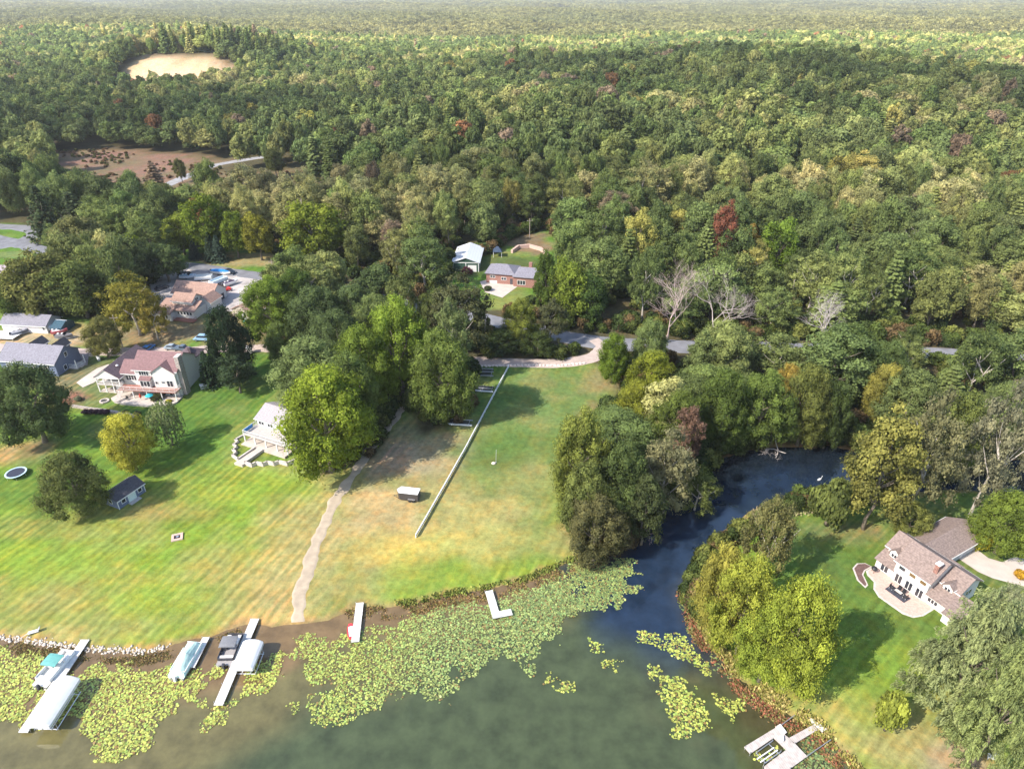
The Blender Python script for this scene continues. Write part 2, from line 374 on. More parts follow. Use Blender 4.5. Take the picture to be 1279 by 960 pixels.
# ---------------------------------------------------------------- lake: one water sheet, bed colour varies with depth, inlet colour paints in reflections
wx = np.concatenate([np.arange(-420, -110, 10), np.arange(-110, 190, 1.0), np.arange(190, 480, 10)]); wy = np.arange(-60, 150, 1.0)
WX, WY = np.meshgrid(wx, wy); WD = poly_sd(WX, WY, SHORE)
deep = np.array((.05, .064, .028)); murk = np.array((.115, .1, .04)); brown = np.array((.15, .098, .045)); black = np.array((.012, .023, .045))
nn = fbm(WX/9, WY/9, 5)
w = WD+(nn-.5)*14-6*(1-sstep(-40, -25, WX))
WA = blend(np.zeros(WX.shape+(3,))+brown, murk, sstep(1, 6, w)); 
WA = blend(WA, deep, sstep(9, 22, w+.25*(WX+30)))
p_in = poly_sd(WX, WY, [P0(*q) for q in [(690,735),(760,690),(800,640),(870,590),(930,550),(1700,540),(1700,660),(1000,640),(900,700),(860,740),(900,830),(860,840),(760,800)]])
WA = blend(WA, black, sstep(-6, 5, p_in+(nn-.5)*8))  # inlet: dark navy painted in for the reflected sky
WA = blend(WA, (.006, .009, .012), sstep(112, 122, WY+(nn-.5)*20)*sstep(-6, 5, p_in)*.8)  # far side of the inlet: tree reflections painted in darker
midr = sstep(15, 30, WX)*(1-sstep(-6, 5, p_in)); WA = blend(WA, (.055, .045, .022), midr*np.clip((nn-.42)*4, 0, .8))
wm = bpy.data.materials.new('lake_water'); wm.use_nodes = True; nt = wm.node_tree; N = nt.nodes; L = nt.links
b = N['Principled BSDF']; b.inputs['Roughness'].default_value = .03; b.inputs['IOR'].default_value = 1.42; b.inputs['Specular IOR Level'].default_value = .7
at = N.new('ShaderNodeAttribute'); at.attribute_name = 'bed'; tc = N.new('ShaderNodeTexCoord')
nz = N.new('ShaderNodeTexNoise'); nz.inputs['Scale'].default_value = .3; nz.inputs['Detail'].default_value = 6; nz.inputs['Roughness'].default_value = .65; L.new(tc.outputs['Object'], nz.inputs['Vector'])
mr = N.new('ShaderNodeMapRange'); mr.inputs[1].default_value = .3; mr.inputs[2].default_value = .7; mr.inputs[3].default_value = .68; mr.inputs[4].default_value = 1.35; L.new(nz.outputs['Fac'], mr.inputs[0])
vm = N.new('ShaderNodeVectorMath'); vm.operation = 'SCALE'; L.new(at.outputs['Color'], vm.inputs[0]); L.new(mr.outputs[0], vm.inputs['Scale']); L.new(vm.outputs[0], b.inputs['Base Color'])
n4 = N.new('ShaderNodeTexNoise'); n4.inputs['Scale'].default_value = 1.6; n4.inputs['Detail'].default_value = 3; L.new(tc.outputs['Object'], n4.inputs['Vector'])
bp = N.new('ShaderNodeBump'); bp.inputs['Strength'].default_value = .04; bp.inputs['Distance'].default_value = .08; L.new(n4.outputs['Fac'], bp.inputs['Height']); L.new(bp.outputs[0], b.inputs['Normal'])
wi = np.arange(WX.size).reshape(WX.shape)
WF = np.stack([wi[:-1,:-1], wi[:-1,1:], wi[1:,1:], wi[1:,:-1]], -1).reshape(-1, 4)
keep = (WD[:-1,:-1] > -2.5).ravel(); WF = WF[keep]
wme = npmesh('lake', np.stack([WX, WY, np.zeros_like(WX)], -1).reshape(-1, 3), WF, {'bed': ('POINT', 'FLOAT_COLOR', np.concatenate([WA, np.ones(WX.shape+(1,))], -1).reshape(-1, 4))})
tag(link('lake', wme, wm, smooth=True), kind='structure')

# ---------------------------------------------------------------- roads, lanes and paths: ribbons that follow the ground
def resample(pts, step):
    out = []
    # catmull-rom
    n = len(pts)
    for i in range(n-1):
        p0 = pts[max(i-1,0)]; p1 = pts[i]; p2 = pts[i+1]; p3 = pts[min(i+2,n-1)]
        L_ = math.hypot(p2[0]-p1[0], p2[1]-p1[1]); k = max(1, int(L_/step))
        for j in range(k):
            t = j/k
            out.append(tuple(.5*((2*p1[a])+(-p0[a]+p2[a])*t+(2*p0[a]-5*p1[a]+4*p2[a]-p3[a])*t*t+(-p0[a]+3*p1[a]-3*p2[a]+p3[a])*t**3) for a in (0, 1)))
    out.append(tuple(pts[-1])); return out
def ribbon(name, pts, width, m, ragged=.0, lift=.06, kind='structure', across=6, step=1.2):
    c = resample(pts, step); V = []; n = len(c); wid = width if callable(width) else (lambda t: width)
    for i, (x, y) in enumerate(c):
        a = c[max(i-1,0)]; b_ = c[min(i+1,n-1)]; dx, dy = b_[0]-a[0], b_[1]-a[1]; l = math.hypot(dx, dy) or 1; nx_, ny_ = -dy/l, dx/l
        w_ = wid(i/n)/2
        wl = w_+(float(fbm(x*.5, y*.5, 2))-.5)*2*ragged; wr_ = w_+(float(fbm(x*.5+40, y*.5, 2))-.5)*2*ragged
        for k in range(across+1):
            s = wl+(-wr_-wl)*k/across; V.append((x+nx_*s, y+ny_*s))
    V = np.array(V); z = terrain(V[:, 0], V[:, 1])+lift
    e = np.tile(np.array([0]+[1]*(across-1)+[0]), n); z = z-(1-e)*(lift+.02)*.9
    I = np.arange(len(V)).reshape(n, across+1)
    fc = np.stack([I[:-1,:-1], I[:-1,1:], I[1:,1:], I[1:,:-1]], -1).reshape(-1, 4)
    me = npmesh(name, np.column_stack([V, z]), fc, {'across': ('POINT', 'FLOAT', np.tile(np.linspace(0, 1, across+1), n))})
    o = link(name, me, m, smooth=True); tag(o, kind=kind); return o
def sheet(name, polyw, m, lift=.07, step=1.0):
    """a flat area following the ground, cut to a polygon (fine triangles)"""
    xs_ = [p[0] for p in polyw]; ys_ = [p[1] for p in polyw]
    bm = bmesh.new(); vs = [bm.verts.new((x, y, 0)) for x, y in polyw]; bm.faces.new(vs)
    for ax in (0, 1):
        lo, hi = (min(xs_), max(xs_)) if ax == 0 else (min(ys_), max(ys_))
        q = lo+step
        while q < hi:
            co = (q,0,0) if ax == 0 else (0,q,0); no = (1,0,0) if ax == 0 else (0,1,0)
            bmesh.ops.bisect_plane(bm, geom=bm.verts[:]+bm.edges[:]+bm.faces[:], plane_co=co, plane_no=no); q += step
    arr = np.array([v.co[:2] for v in bm.verts]); zz = terrain(arr[:, 0], arr[:, 1])+lift
    for v, z_ in zip(bm.verts, zz): v.co.z = z_
    bmesh.ops.recalc_face_normals(bm, faces=bm.faces)
    me = bpy.data.meshes.new(name); bm.to_mesh(me); bm.free()
    o = link(name, me, m, smooth=True); tag(o, kind='structure'); return o
asph = mat('asphalt', (.17, .17, .185), .9, var=.22, scale=.35)
gravel = mat('gravel', (.38, .305, .22), .95, var=.16, scale=.7, bump=.2, bscale=9)
gravelpink = mat('gravel_pinkish', (.4, .32, .28), .95, var=.12, scale=.8)
lotm = mat('lot_gravel', (.37, .33, .31), .95, var=.3, scale=.3)
conc = mat('concrete', (.46, .4, .35), .85, var=.1, scale=.6)
ribbon('road', ROAD, 7.2, asph, .3, .07)
ribbon('back_road', BACKROAD, 7, mat('road_pale', (.27, .26, .26), .9, var=.2, scale=.3), .3, .1, step=3)
ribbon('side_road', SIDEROAD, 7, asph, .3, .10)
ribbon('lane', LANE, 4.4, gravelpink, .8, .08)
ribbon('driveway', LOOP, 4.6, gravelpink, .25, .09)
ribbon('gravel_path', GRAVEL, lambda t: 2.4-.1*t, gravel, .7, .07, across=8, step=.6)
sheet('parking_lot', PP([(218,330),(340,347),(338,380),(300,388),(262,392),(180,385),(172,368),(200,345)]), lotm, .05, 2.5)
sheet('driveway', PP([(600,352),(640,340),(655,352),(628,372),(606,365)]), conc, .08, 1.5)
sheet('driveway', RDRIVE_POLY, conc, .08, 1.5)
sheet('driveway', PP([(70,440),(112,437),(110,456),(85,462),(72,452)]), mat('old_asphalt', (.25, .21, .21), .9, var=.15, scale=1), .11, 1.5)
sheet('driveway', PP([(96,478),(122,460),(136,455),(142,462),(118,478),(104,484)]), conc, .08, 1.5)
# ---------------------------------------------------------------- foliage
def leafmat(name, var=.66, trans=.34):
    m = bpy.data.materials.new(name); m.use_nodes = True; nt = m.node_tree; N = nt.nodes; L = nt.links
    N.remove(N['Principled BSDF']); out = N['Material Output']
    t = N.new('ShaderNodeAttribute'); t.attribute_type = 'INSTANCER'; t.attribute_name = 'tint'
    v = N.new('ShaderNodeAttribute'); v.attribute_name = 'v'
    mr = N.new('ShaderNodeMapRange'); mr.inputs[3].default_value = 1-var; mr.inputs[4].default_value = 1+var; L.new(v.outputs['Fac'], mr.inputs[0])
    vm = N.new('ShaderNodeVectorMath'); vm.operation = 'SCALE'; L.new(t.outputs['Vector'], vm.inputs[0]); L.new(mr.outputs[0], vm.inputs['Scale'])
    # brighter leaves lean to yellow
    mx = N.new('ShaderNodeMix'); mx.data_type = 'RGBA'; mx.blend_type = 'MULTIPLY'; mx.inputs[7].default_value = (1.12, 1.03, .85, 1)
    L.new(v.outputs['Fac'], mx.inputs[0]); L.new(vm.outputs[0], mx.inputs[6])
    d = N.new('ShaderNodeBsdfDiffuse'); L.new(mx.outputs[2], d.inputs['Color'])
    tr = N.new('ShaderNodeBsdfTranslucent'); L.new(mx.outputs[2], tr.inputs['Color'])
    ms = N.new('ShaderNodeMixShader'); ms.inputs[0].default_value = trans; L.new(d.outputs[0], ms.inputs[1]); L.new(tr.outputs[0], ms.inputs[2])
    L.new(ms.outputs[0], out.inputs['Surface'])
    return m
LEAF = leafmat('foliage')
BARK = mat('bark', (.16, .13, .1), .95, var=.3, scale=3)
PALEBARK = mat('pale_bark', (.42, .37, .32), .9, var=.25, scale=3)
DEADBARK = mat('dead_wood', (.4, .31, .29), .95, var=.25, scale=2)

def leaf_quads(C, Nrm, size, r, spin=True, aspect=1.0, updir=None):
    """one small quad per leaf clump"""
    n = len(C); a = r.normal(size=(n, 3)) if updir is None else np.tile(updir, (n, 1)) + .25*r.normal(size=(n, 3))
    t = a-(a*Nrm).sum(1, keepdims=True)*Nrm; t /= np.linalg.norm(t, axis=1, keepdims=True)+1e-9
    b_ = np.cross(Nrm, t); s = (size*(.6+.8*r.random(n)))[:, None] if np.ndim(size) == 0 else size[:, None]
    sx_ = s*.5; sy_ = s*.5*aspect
    V = np.stack([C+t*sx_*1.2, C+b_*sy_*.8, C-t*sx_, C-b_*sy_*.8], 1).reshape(-1, 3)
    return V, np.arange(4*n).reshape(n, 4)
def crown_mesh(name, seed, Rr=6, Ht=16, cb=3, nl=60, per=110, leaf=.55, loose=0.0, flat=1.0, lob=(.2,.36), gap=0.0, shape='round', jit=.5):
    r = np.random.default_rng(seed)
    cz = (Ht+cb)/2; rz = (Ht-cb)/2
    k = np.arange(nl)+.5; ph = np.arccos(1-1.72*k/nl); th = math.pi*(1+5**.5)*k+r.normal(size=nl)*.35
    D_ = np.stack([np.cos(th)*np.sin(ph), np.sin(th)*np.sin(ph), np.cos(ph)], 1)
    rad = .70+.22*r.random(nl)+(.0 if not loose else loose*(r.random(nl)-.4))
    rim = 1+.16*np.sin(3*th+r.random()*6)+.1*np.sin(5*th+r.random()*6)
    Rl = Rr*(lob[0]+(lob[1]-lob[0])*r.random(nl))
    sc = np.stack([(Rr-Rl*.8)*rim, (Rr-Rl*.8)*rim, np.full(nl, rz)-Rl*.6], 1)
    C = D_*sc*rad[:, None]
    if shape == 'round': C[:, 2] = np.where(C[:, 2] < 0, C[:, 2]*.8, C[:, 2])
    C += r.normal(size=C.shape)*Rr*.05; C[:, 2] += cz
    keep = r.random(nl) > gap; C = C[keep]; Rl = Rl[keep]
    Vs, Ns, vv = [], [], []
    lobv = r.random(len(C))
    for i in range(len(C)):
        n = int(per*(Rl[i]/(Rr*.28))**2)
        d = r.normal(size=(n, 3)); d /= np.linalg.norm(d, axis=1, keepdims=True); d[:, 2] = np.where((d[:, 2] < -.2) & (r.random(n) < .6), -d[:, 2], d[:, 2])
        rr = Rl[i]*(.72+.38*r.random(n)**.7*(1+loose))
        bump = 1+.18*np.sin(d[:, 0]*5+i)*np.sin(d[:, 1]*6+2*i)+.12*np.sin(d[:, 2]*8+i)
        p = C[i]+d*(rr*bump)[:, None]*np.array([1, 1, .85*flat])
        nr = d+jit*r.normal(size=(n, 3)); nr /= np.linalg.norm(nr, axis=1, keepdims=True)
        Vs.append(p); Ns.append(nr); vv.append(np.clip(.2+.6*lobv[i]+.4*(r.random(n)-.5), 0, 1))
    Pp = np.concatenate(Vs); Nn = np.concatenate(Ns); v = np.concatenate(vv)
    # drop the leaves that sit deep inside other lobes
    dep = np.zeros(len(Pp), int)
    for i in range(len(C)): dep += (np.linalg.norm(Pp-C[i], axis=1) < Rl[i]*.68)
    k_ = dep == 0; Pp, Nn, v = Pp[k_], Nn[k_], v[k_]
    ni = 26; di = r.normal(size=(len(C), ni, 3)); di /= np.linalg.norm(di, axis=2, keepdims=True)
    Pi = (C[:, None, :]+di*(Rl*.5)[:, None, None]).reshape(-1, 3); vi = np.clip(.25+.45*np.repeat(lobv, ni)+.3*(r.random(len(Pi))-.5), 0, 1)
    Pp = np.concatenate([Pp, Pi]); Nn = np.concatenate([Nn, di.reshape(-1, 3)]); v = np.concatenate([v, vi]); siz = np.concatenate([leaf*(.6+.8*r.random(k_.sum())), np.repeat(Rl, ni)*.62])
    V, Fc = leaf_quads(Pp, Nn, siz, r)
    me = npmesh(name, V, Fc, {'v': ('FACE', 'FLOAT', v)}); me.materials.append(LEAF); return me
def conifer_mesh(name, seed, Rr=3.2, Ht=14, leaf=.5, n=5200, droop=.25, open_=0.0):
    r = np.random.default_rng(seed); Pp, Nn, v = [], [], []
    lay = int(Ht/.75)
    for i in range(lay):
        z = 1.0+(Ht-1.2)*i/lay; R_ = Rr*(1-(z-.6)/Ht)**.85*(.85+.3*r.random())
        nb = max(5, int(13*(R_/Rr)**.6+3)); off = r.random()*6
        for j in range(nb):
            if open_ and r.random() < open_: continue
            a = off+2*math.pi*j/nb+r.normal()*.1; Lb = R_*(.8+.35*r.random()); m_ = max(4, int(n/lay/nb*(R_/Rr+.25)))
            t = r.random(m_)**.6; wv = (r.random(m_)-.5)*.5*Lb*(1.1-t)
            x = np.cos(a)*t*Lb-np.sin(a)*wv; y = np.sin(a)*t*Lb+np.cos(a)*wv; zz = z-droop*Lb*t**1.5+(r.random(m_)-.5)*.25+.12*Lb*(t > .85)
            Pp.append(np.stack([x, y, zz], 1)); nr = np.stack([np.cos(a)*.35+.5*r.normal(size=m_), np.sin(a)*.35+.5*r.normal(size=m_), np.ones(m_)], 1)
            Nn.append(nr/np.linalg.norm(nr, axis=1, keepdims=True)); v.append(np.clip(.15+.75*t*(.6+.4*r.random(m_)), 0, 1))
    V, Fc = leaf_quads(np.concatenate(Pp), np.concatenate(Nn), leaf, r)
    me = npmesh(name, V, Fc, {'v': ('FACE', 'FLOAT', np.concatenate(v))}); me.materials.append(LEAF); return me
def branches(seed, Ht=14, spread=5, depth=4, r0=.28, trunk=.35, up=.7):
    r = np.random.default_rng(seed); mb = MB()
    def grow(p, d, L_, rad, lv):
        q = [p]; dd = Vector(d)
        for s in range(3):
            dd = (dd+Vector(r.normal(size=3))*.13+Vector((0,0,.05*up))).normalized(); q.append(q[-1]+dd*L_/3)
        mb.tube(q, [rad, rad*.85, rad*.7, rad*.5 if lv else .01+rad*.2], 5 if lv > 1 else 4, cap=False)
        if lv == 0: return
        for k in range(3 if lv < depth else 4):
            a = r.random()*6.28; el = .35+.5*r.random(); o_ = Vector((math.cos(a), math.sin(a), 0)); nd = (dd*(1-el*.6)+o_*el*spread/5).normalized()
            st = q[-1] if k < 2 else q[2]
            grow(st, nd, L_*(.62+.2*r.random()), rad*.55, lv-1)
    grow(Vector((0,0,-.3)), Vector((0,0,1)), Ht*trunk, r0, depth)
    return mb
def trunk_mesh(name, seed, Ht=16, r0=.35, Rr=5, pale=False, top=.8):
    r = np.random.default_rng(seed); mb = MB(); n = 6
    pts = [Vector((r.normal()*.12*i, r.normal()*.12*i, -.5+Ht*top*i/n)) for i in range(n+1)]
    mb.tube(pts, [r0*1.4]+[r0*(1-.8*i/n) for i in range(1, n+1)], 7)
    for k in range(9):
        i = 2+int(r.random()*3.6); a = k*2.4+r.random(); L_ = Rr*(.6+.3*r.random()); p = pts[i]; d = Vector((math.cos(a), math.sin(a), .55+.5*r.random()))
        q = [p, p+d*L_*.4, p+d*L_*.75+Vector((0,0,.3)), p+d*L_+Vector((0,0,.8))]
        mb.tube(q, [r0*.4, r0*.3, r0*.2, r0*.08], 5, cap=False)
    me = bpy.data.meshes.new(name); me.from_pydata(mb.v, [], mb.f); me.materials.append(PALEBARK if pale else BARK)
    me.polygons.foreach_set('use_smooth', [True]*len(me.polygons)); return me
def silver_mesh(name, seed):
    # several leaders with drooping feathery sprays
    r = np.random.default_rng(seed); Pp, Nn, v, T = [], [], [], []
    CL = []
    for k in range(70):
        q = ((k+.5)/70)**.55; a = k*2.4+r.normal()*.3; z = .8+10.4*(1-q**1.7)*(.7+.3*r.random()); CL.append((np.array([5.6*q*(.85+.3*r.random())*math.cos(a), 5.6*q*(.85+.3*r.random())*math.sin(a), z]), 1.0+.7*r.random(), r.random()))
    for j in range(1100):
        cc, rr_, cv = CL[j % 70]; dd_ = r.normal(size=3); dd_[2] = abs(dd_[2])*.8-.15; dd_ /= np.linalg.norm(dd_); c = cc+dd_*rr_*(.7+.3*r.random()); a = math.atan2(dd_[1]+.35*c[1]/6, dd_[0]+.35*c[0]/6)
        m_ = 42; t = r.random(m_); L_ = .8+.7*r.random(); o = np.array([math.cos(a), math.sin(a), 0]); sd = np.array([-math.sin(a), math.cos(a), 0])
        p = c+o*(t*L_-.6)[:, None]+sd*((r.random(m_)-.5)*.9*(1.1-t))[:, None]+np.array([0,0,1])*(.05+.45*t-.35*t**3+.15*r.normal(size=m_))[:, None]
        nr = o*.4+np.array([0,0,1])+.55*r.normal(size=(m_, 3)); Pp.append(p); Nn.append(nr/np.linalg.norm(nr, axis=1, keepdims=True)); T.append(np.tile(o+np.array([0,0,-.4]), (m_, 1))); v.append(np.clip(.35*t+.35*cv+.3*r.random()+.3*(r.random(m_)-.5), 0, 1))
    Pp = np.concatenate(Pp); Nn = np.concatenate(Nn); T = np.concatenate(T)+.3*r.normal(size=(len(Pp), 3)); n = len(Pp)
    t = T-(T*Nn).sum(1, keepdims=True)*Nn; t /= np.linalg.norm(t, axis=1, keepdims=True); b_ = np.cross(Nn, t)
    V = np.stack([Pp+t*.2, Pp+b_*.06, Pp-t*.16, Pp-b_*.06], 1).reshape(-1, 3)
    me = npmesh(name, V, np.arange(4*n).reshape(n, 4), {'v': ('FACE', 'FLOAT', np.concatenate(v))}); me.materials.append(LEAF); return me
# prototypes: unit = (radius, height)
PR = {}
for i in range(4): PR['oak%d' % i] = (crown_mesh('crown', 10+i, 6, 15, -1, 58, 200, .38, lob=(.18,.34), gap=.05), 6, 15)
for i in range(2): PR['ash%d' % i] = (crown_mesh('crown', 20+i, 5, 18, .8, 58, 240, .31, loose=.3, lob=(.16,.3), gap=.1), 5, 18)
for i in range(2): PR['loose%d' % i] = (crown_mesh('crown', 30+i, 6, 16, 1.2, 85, 210, .29, loose=.45, lob=(.13,.25), gap=.12), 6, 16)
for i in range(2): PR['fine%d' % i] = (crown_mesh('crown', 70+i, 6, 15, -1, 95, 560, .2, lob=(.14,.28), gap=.06, loose=.12), 6, 15)
PR['spruce'] = (conifer_mesh('crown', 41), 3.2, 14)
PR['pine'] = (conifer_mesh('crown', 42, 6, 15, .7, 6500, .12, .28), 6, 15)
PR['shrub'] = (crown_mesh('crown', 51, 2.2, 3, .1, 26, 130, .32, loose=.2, lob=(.25,.42)), 2.2, 3)
PR['silver'] = (silver_mesh('crown', 43), 7, 12)
TR = {'oak': trunk_mesh('trunk', 1, 15, .42, 5), 'ash': trunk_mesh('trunk', 2, 18, .33, 4), 'loose': trunk_mesh('trunk', 3, 16, .36, 5, True), 'pole': trunk_mesh('trunk', 4, 14, .2, .8, top=.97)}
def small(name, seed, **k): return crown_mesh(name, seed, **k)
LO = []
for i in range(5): LO.append((crown_mesh('far_crown', 60+i, 6, 15, 1.5, 34, 90, .8, lob=(.2,.38)), 6, 15))
LO.append((crown_mesh('far_crown', 66, 5, 18, 3, 34, 48, .95, loose=.35, lob=(.2,.34)), 5, 18))
LO.append((conifer_mesh('far_crown', 67, 3.4, 16, .95, 1100), 3.4, 16))

TREES = []      # dict(x,y,z,h,r,kind,tint,name,label,...)
DK=(.088,.125,.052); MID=(.13,.18,.055); BRI=(.13,.2,.028); YEL=(.30,.27,.03); OLI=(.11,.125,.045); BRN=(.17,.12,.06); RED=(.17,.05,.03); BLU=(.06,.095,.075); PAL=(.2,.19,.12); LIM=(.19,.25,.035); OR=(.3,.17,.04)
def vp_base(cx, cy, by):  # foot of an upright whose middle appears at (cx, cy)
    vy = 480+F*math.tan(math.pi/2-PT); return 640+(cx-640)*(by-vy)/(cy-vy)
def lt(cx, top, base, wpx, kind, tint, label, cat='tree', name=None, group=None, hmul=1.0):
    bx = vp_base(cx, (top+base)/2, base); x, y, z = P(bx, base)
    # height from the upper edge, radius from the width
    bestz = 0
    dist = math.sqrt(x*x+y*y+(H-z)**2)
    hh = 5.0
    for _ in range(40):
        # project top
        zz = z+hh; dy = y; dz = zz-H; depth = dy*CP-dz*SP; up = dy*SP+dz*CP; py = 480-F*up/depth
        hh += (py-top)*depth/F*.6/ max(.5, CP)
        hh = max(.5, hh)
    depth = y*CP-(z+hh/2-H)*SP
    TREES.append(dict(x=x, y=y, z=z, h=hh*hmul, r=wpx/2*depth/F, kind=kind, tint=tint, label=label, cat=cat, name=name, group=group))
lt(35,446,552,96,'oak',DK,'large dark green tree hiding the front of the grey-roofed blue house at the left edge')
lt(158,512,586,64,'oak',(.36,.36,.06),'bright yellow-green tree behind the small lakeside shed')
lt(90,560,642,80,'oak',(.13,.155,.055),'olive open-crowned tree left of the small lakeside shed')
lt(207,498,556,44,'willow',(.15,.19,.09),'small pale weeping tree below the red-roofed white house', name='weeping_tree')
lt(284,374,478,60,'oak',(.03,.05,.028),'tall very dark tree on the lawn right of the red-roofed white house')
lt(295,438,490,50,'ash',(.055,.085,.045),'broad dark tree at the foot of the tall dark lawn tree')
lt(258,436,482,26,'spruce',(.03,.055,.03),'narrow dark evergreen against the right wall of the red-roofed white house')
lt(404,450,588,126,'oak',(.19,.25,.035),'big bright yellow-green tree hanging over the lakeside cottage and its deck')
lt(438,432,548,78,'oak',MID,'mid green tree between the cottage tree and the gravel path')
lt(498,362,492,86,'oak',(.17,.24,.04),'tallest bright green tree of the clump at the top of the gravel path')
lt(450,400,512,80,'oak',(.15,.21,.04),'rounded bright green tree left of the top of the gravel path')
lt(552,402,528,90,'oak',(.125,.17,.045),'rounded dense green tree right of the gravel path, beside the stacked dock parts')
lt(424,380,470,70,'oak',DK,'dark green tree behind the clump left of the gravel path')
lt(385,424,458,32,'shrub',(.15,.075,.06),'small reddish brown tree at the end of the gravel lane', name='small_tree')
lt(350,398,452,40,'oak',MID,'mid green tree beside the end of the gravel lane')
lt(338,340,426,74,'oak',(.13,.19,.035),'bright green tree right of the brown-roofed garage by the boat lot')
lt(398,352,440,80,'oak',DK,'dark round tree between the boat lot and the bright clump')
lt(440,350,430,70,'oak',DK,'dark round tree behind the tallest bright tree')
lt(372,330,412,60,'oak',(.075,.12,.03),'green tree at the right corner of the boat lot')
lt(575,345,438,78,'loose',(.09,.1,.05),'grey-green open tree below the green metal garage')
lt(470,325,400,60,'oak',DK,'dark tree in the wood left of the green metal garage')
lt(603,372,440,22,'ash',(.08,.1,.04),'slender pale-trunked tree at the start of the pinkish driveway')
lt(650,368,434,46,'oak',(.17,.2,.045),'yellow-green tree in front of the brick house by the road')
lt(690,372,432,40,'ash',(.09,.1,.05),'grey-green tree beside the road below the brick house')
lt(628,408,442,46,'oak',(.05,.075,.03),'low dark tree inside the driveway loop')
lt(672,412,444,44,'oak',(.06,.085,.03),'low green tree at the right end inside the driveway loop')
lt(682,306,392,32,'oak',(.1,.15,.035),'narrow green tree at the right end of the brick house')
lt(712,318,400,62,'oak',(.15,.2,.035),'rounded light green tree right of the brick house')
lt(738,335,404,52,'oak',(.06,.1,.03),'green tree behind the driveway loop, right of the light green tree')
lt(797,276,356,38,'ash',(.34,.33,.1),'pale yellow tree in the wood above the road')
lt(903,268,350,32,'ash',(.19,.08,.055),'dark red tree standing alone in the green wood above the road')
lt(972,285,350,44,'oak',(.13,.2,.035),'bright green tree right of the dark red tree')
lt(932,292,350,30,'ash',(.24,.17,.05),'orange-tinged tree just right of the dark red tree')
lt(155,288,345,66,'oak',(.15,.21,.025),'bright lime tree behind the boat lot')
lt(48,308,394,92,'oak',(.17,.18,.06),'large pale olive tree above the long white garage')
lt(98,318,396,84,'oak',(.11,.14,.045),'olive green tree right of the large pale one above the long white garage')
lt(18,340,398,60,'oak',(.09,.13,.035),'green tree at the left edge above the long white garage')
lt(165,344,418,70,'loose',(.2,.19,.04),'yellowish open tree left of the brown-roofed house')
lt(128,392,446,44,'oak',(.17,.17,.06),'pale tan-green tree beside the gravel lane')
lt(190,365,424,34,'loose',(.26,.22,.05),'yellowing thin tree on the slope left of the brown-roofed house')
lt(272,292,326,24,'spruce',BLU,'blue-green spruce behind the boat lot, the left of two', name='spruce_tree')
lt(262,288,326,20,'spruce',(.045,.07,.05),'darker spruce just left of the blue-green one behind the boat lot', name='spruce_tree')
lt(242,298,324,18,'spruce',(.06,.085,.07),'small grey spruce left of the pair behind the boat lot', name='spruce_tree')
lt(205,300,352,52,'oak',DK,'dark tree at the left corner of the boat lot')
lt(52,228,300,50,'pine',(.06,.085,.045),'broad dark pine above the road at the left edge', name='pine_tree')
lt(95,236,306,56,'pine',(.075,.1,.055),'broad grey-green pine beside the darker one above the left road', name='pine_tree')
lt(18,188,262,56,'oak',(.04,.06,.03),'large dark tree at the left edge beside the brown meadow')
lt(390,246,330,80,'oak',(.17,.21,.035),'large light yellow-green tree behind the lot lawn')
lt(322,262,325,40,'oak',(.2,.2,.035),'yellow-green tree behind the lot lawn, left of the large light one')
lt(292,256,322,40,'oak',(.14,.19,.03),'green tree behind the two spruces')
lt(255,238,318,60,'oak',(.14,.19,.03),'light green tree left of the spruces behind the boat lot')
lt(225,265,318,46,'oak',(.15,.19,.035),'yellow-green tree behind the left end of the boat lot')
lt(185,262,335,50,'ash',(.13,.17,.06),'pale feathery tree behind the boat lot')
lt(343,180,222,24,'oak',OLI,'round tree at the far side of the brown meadow')
lt(225,196,228,16,'oak',(.12,.13,.045),'small lone tree beside the far stretch of road')
# edge of the wood right of the field, and the point by the inlet
lt(752,505,560,40,'oak',MID,'green tree where the field narrows behind the big round wood edge tree')
lt(768,412,478,44,'oak',(.12,.18,.03),'bright green tree at the right end of the driveway loop')
lt(813,432,510,60,'oak',(.17,.2,.03),'yellow-green tree at the upper right corner of the field')
lt(800,470,548,64,'oak',(.19,.21,.035),'second yellow-green tree below the corner of the field')
lt(728,502,640,84,'oak',(.17,.2,.05),'large rounded tree at the right edge of the field')
lt(735,570,672,78,'oak',(.14,.17,.055),'rounded tree on the point below the large field-edge tree')
lt(745,615,700,76,'oak',(.12,.12,.055),'brownish green tree on the tip of the point by the lily pads')
lt(775,545,660,74,'oak',(.09,.125,.045),'dark green tree on the point facing the inlet')
lt(835,540,640,72,'loose',(.2,.2,.11),'pale grey-green open tree leaning over the inlet')
lt(806,590,682,56,'ash',(.07,.09,.04),'dark tree on the bank at the mouth of the inlet')
lt(872,590,640,54,'loose',(.12,.15,.05),'low spreading tree over the narrow part of the inlet')
lt(846,480,580,66,'oak',(.12,.16,.04),'rounded green tree behind the inlet bend')
lt(858,500,596,40,'ash',(.19,.12,.09),'reddish tinged tree behind the inlet bend')
lt(905,455,560,70,'oak',(.09,.13,.035),'green tree above the left part of the inlet')
lt(955,458,556,80,'oak',(.12,.17,.045),'large vine-covered light green tree above the fallen branches')
lt(1010,448,556,64,'oak',(.13,.15,.045),'olive tree above the right part of the inlet')
lt(985,450,520,44,'oak',(.26,.2,.05),'orange-yellow tree above the inlet')
lt(1040,470,560,50,'oak',(.07,.1,.035),'dark rounded tree at the right bend of the inlet')
lt(1105,448,530,50,'oak',(.24,.23,.06),'yellow tree in the wood right of the inlet')
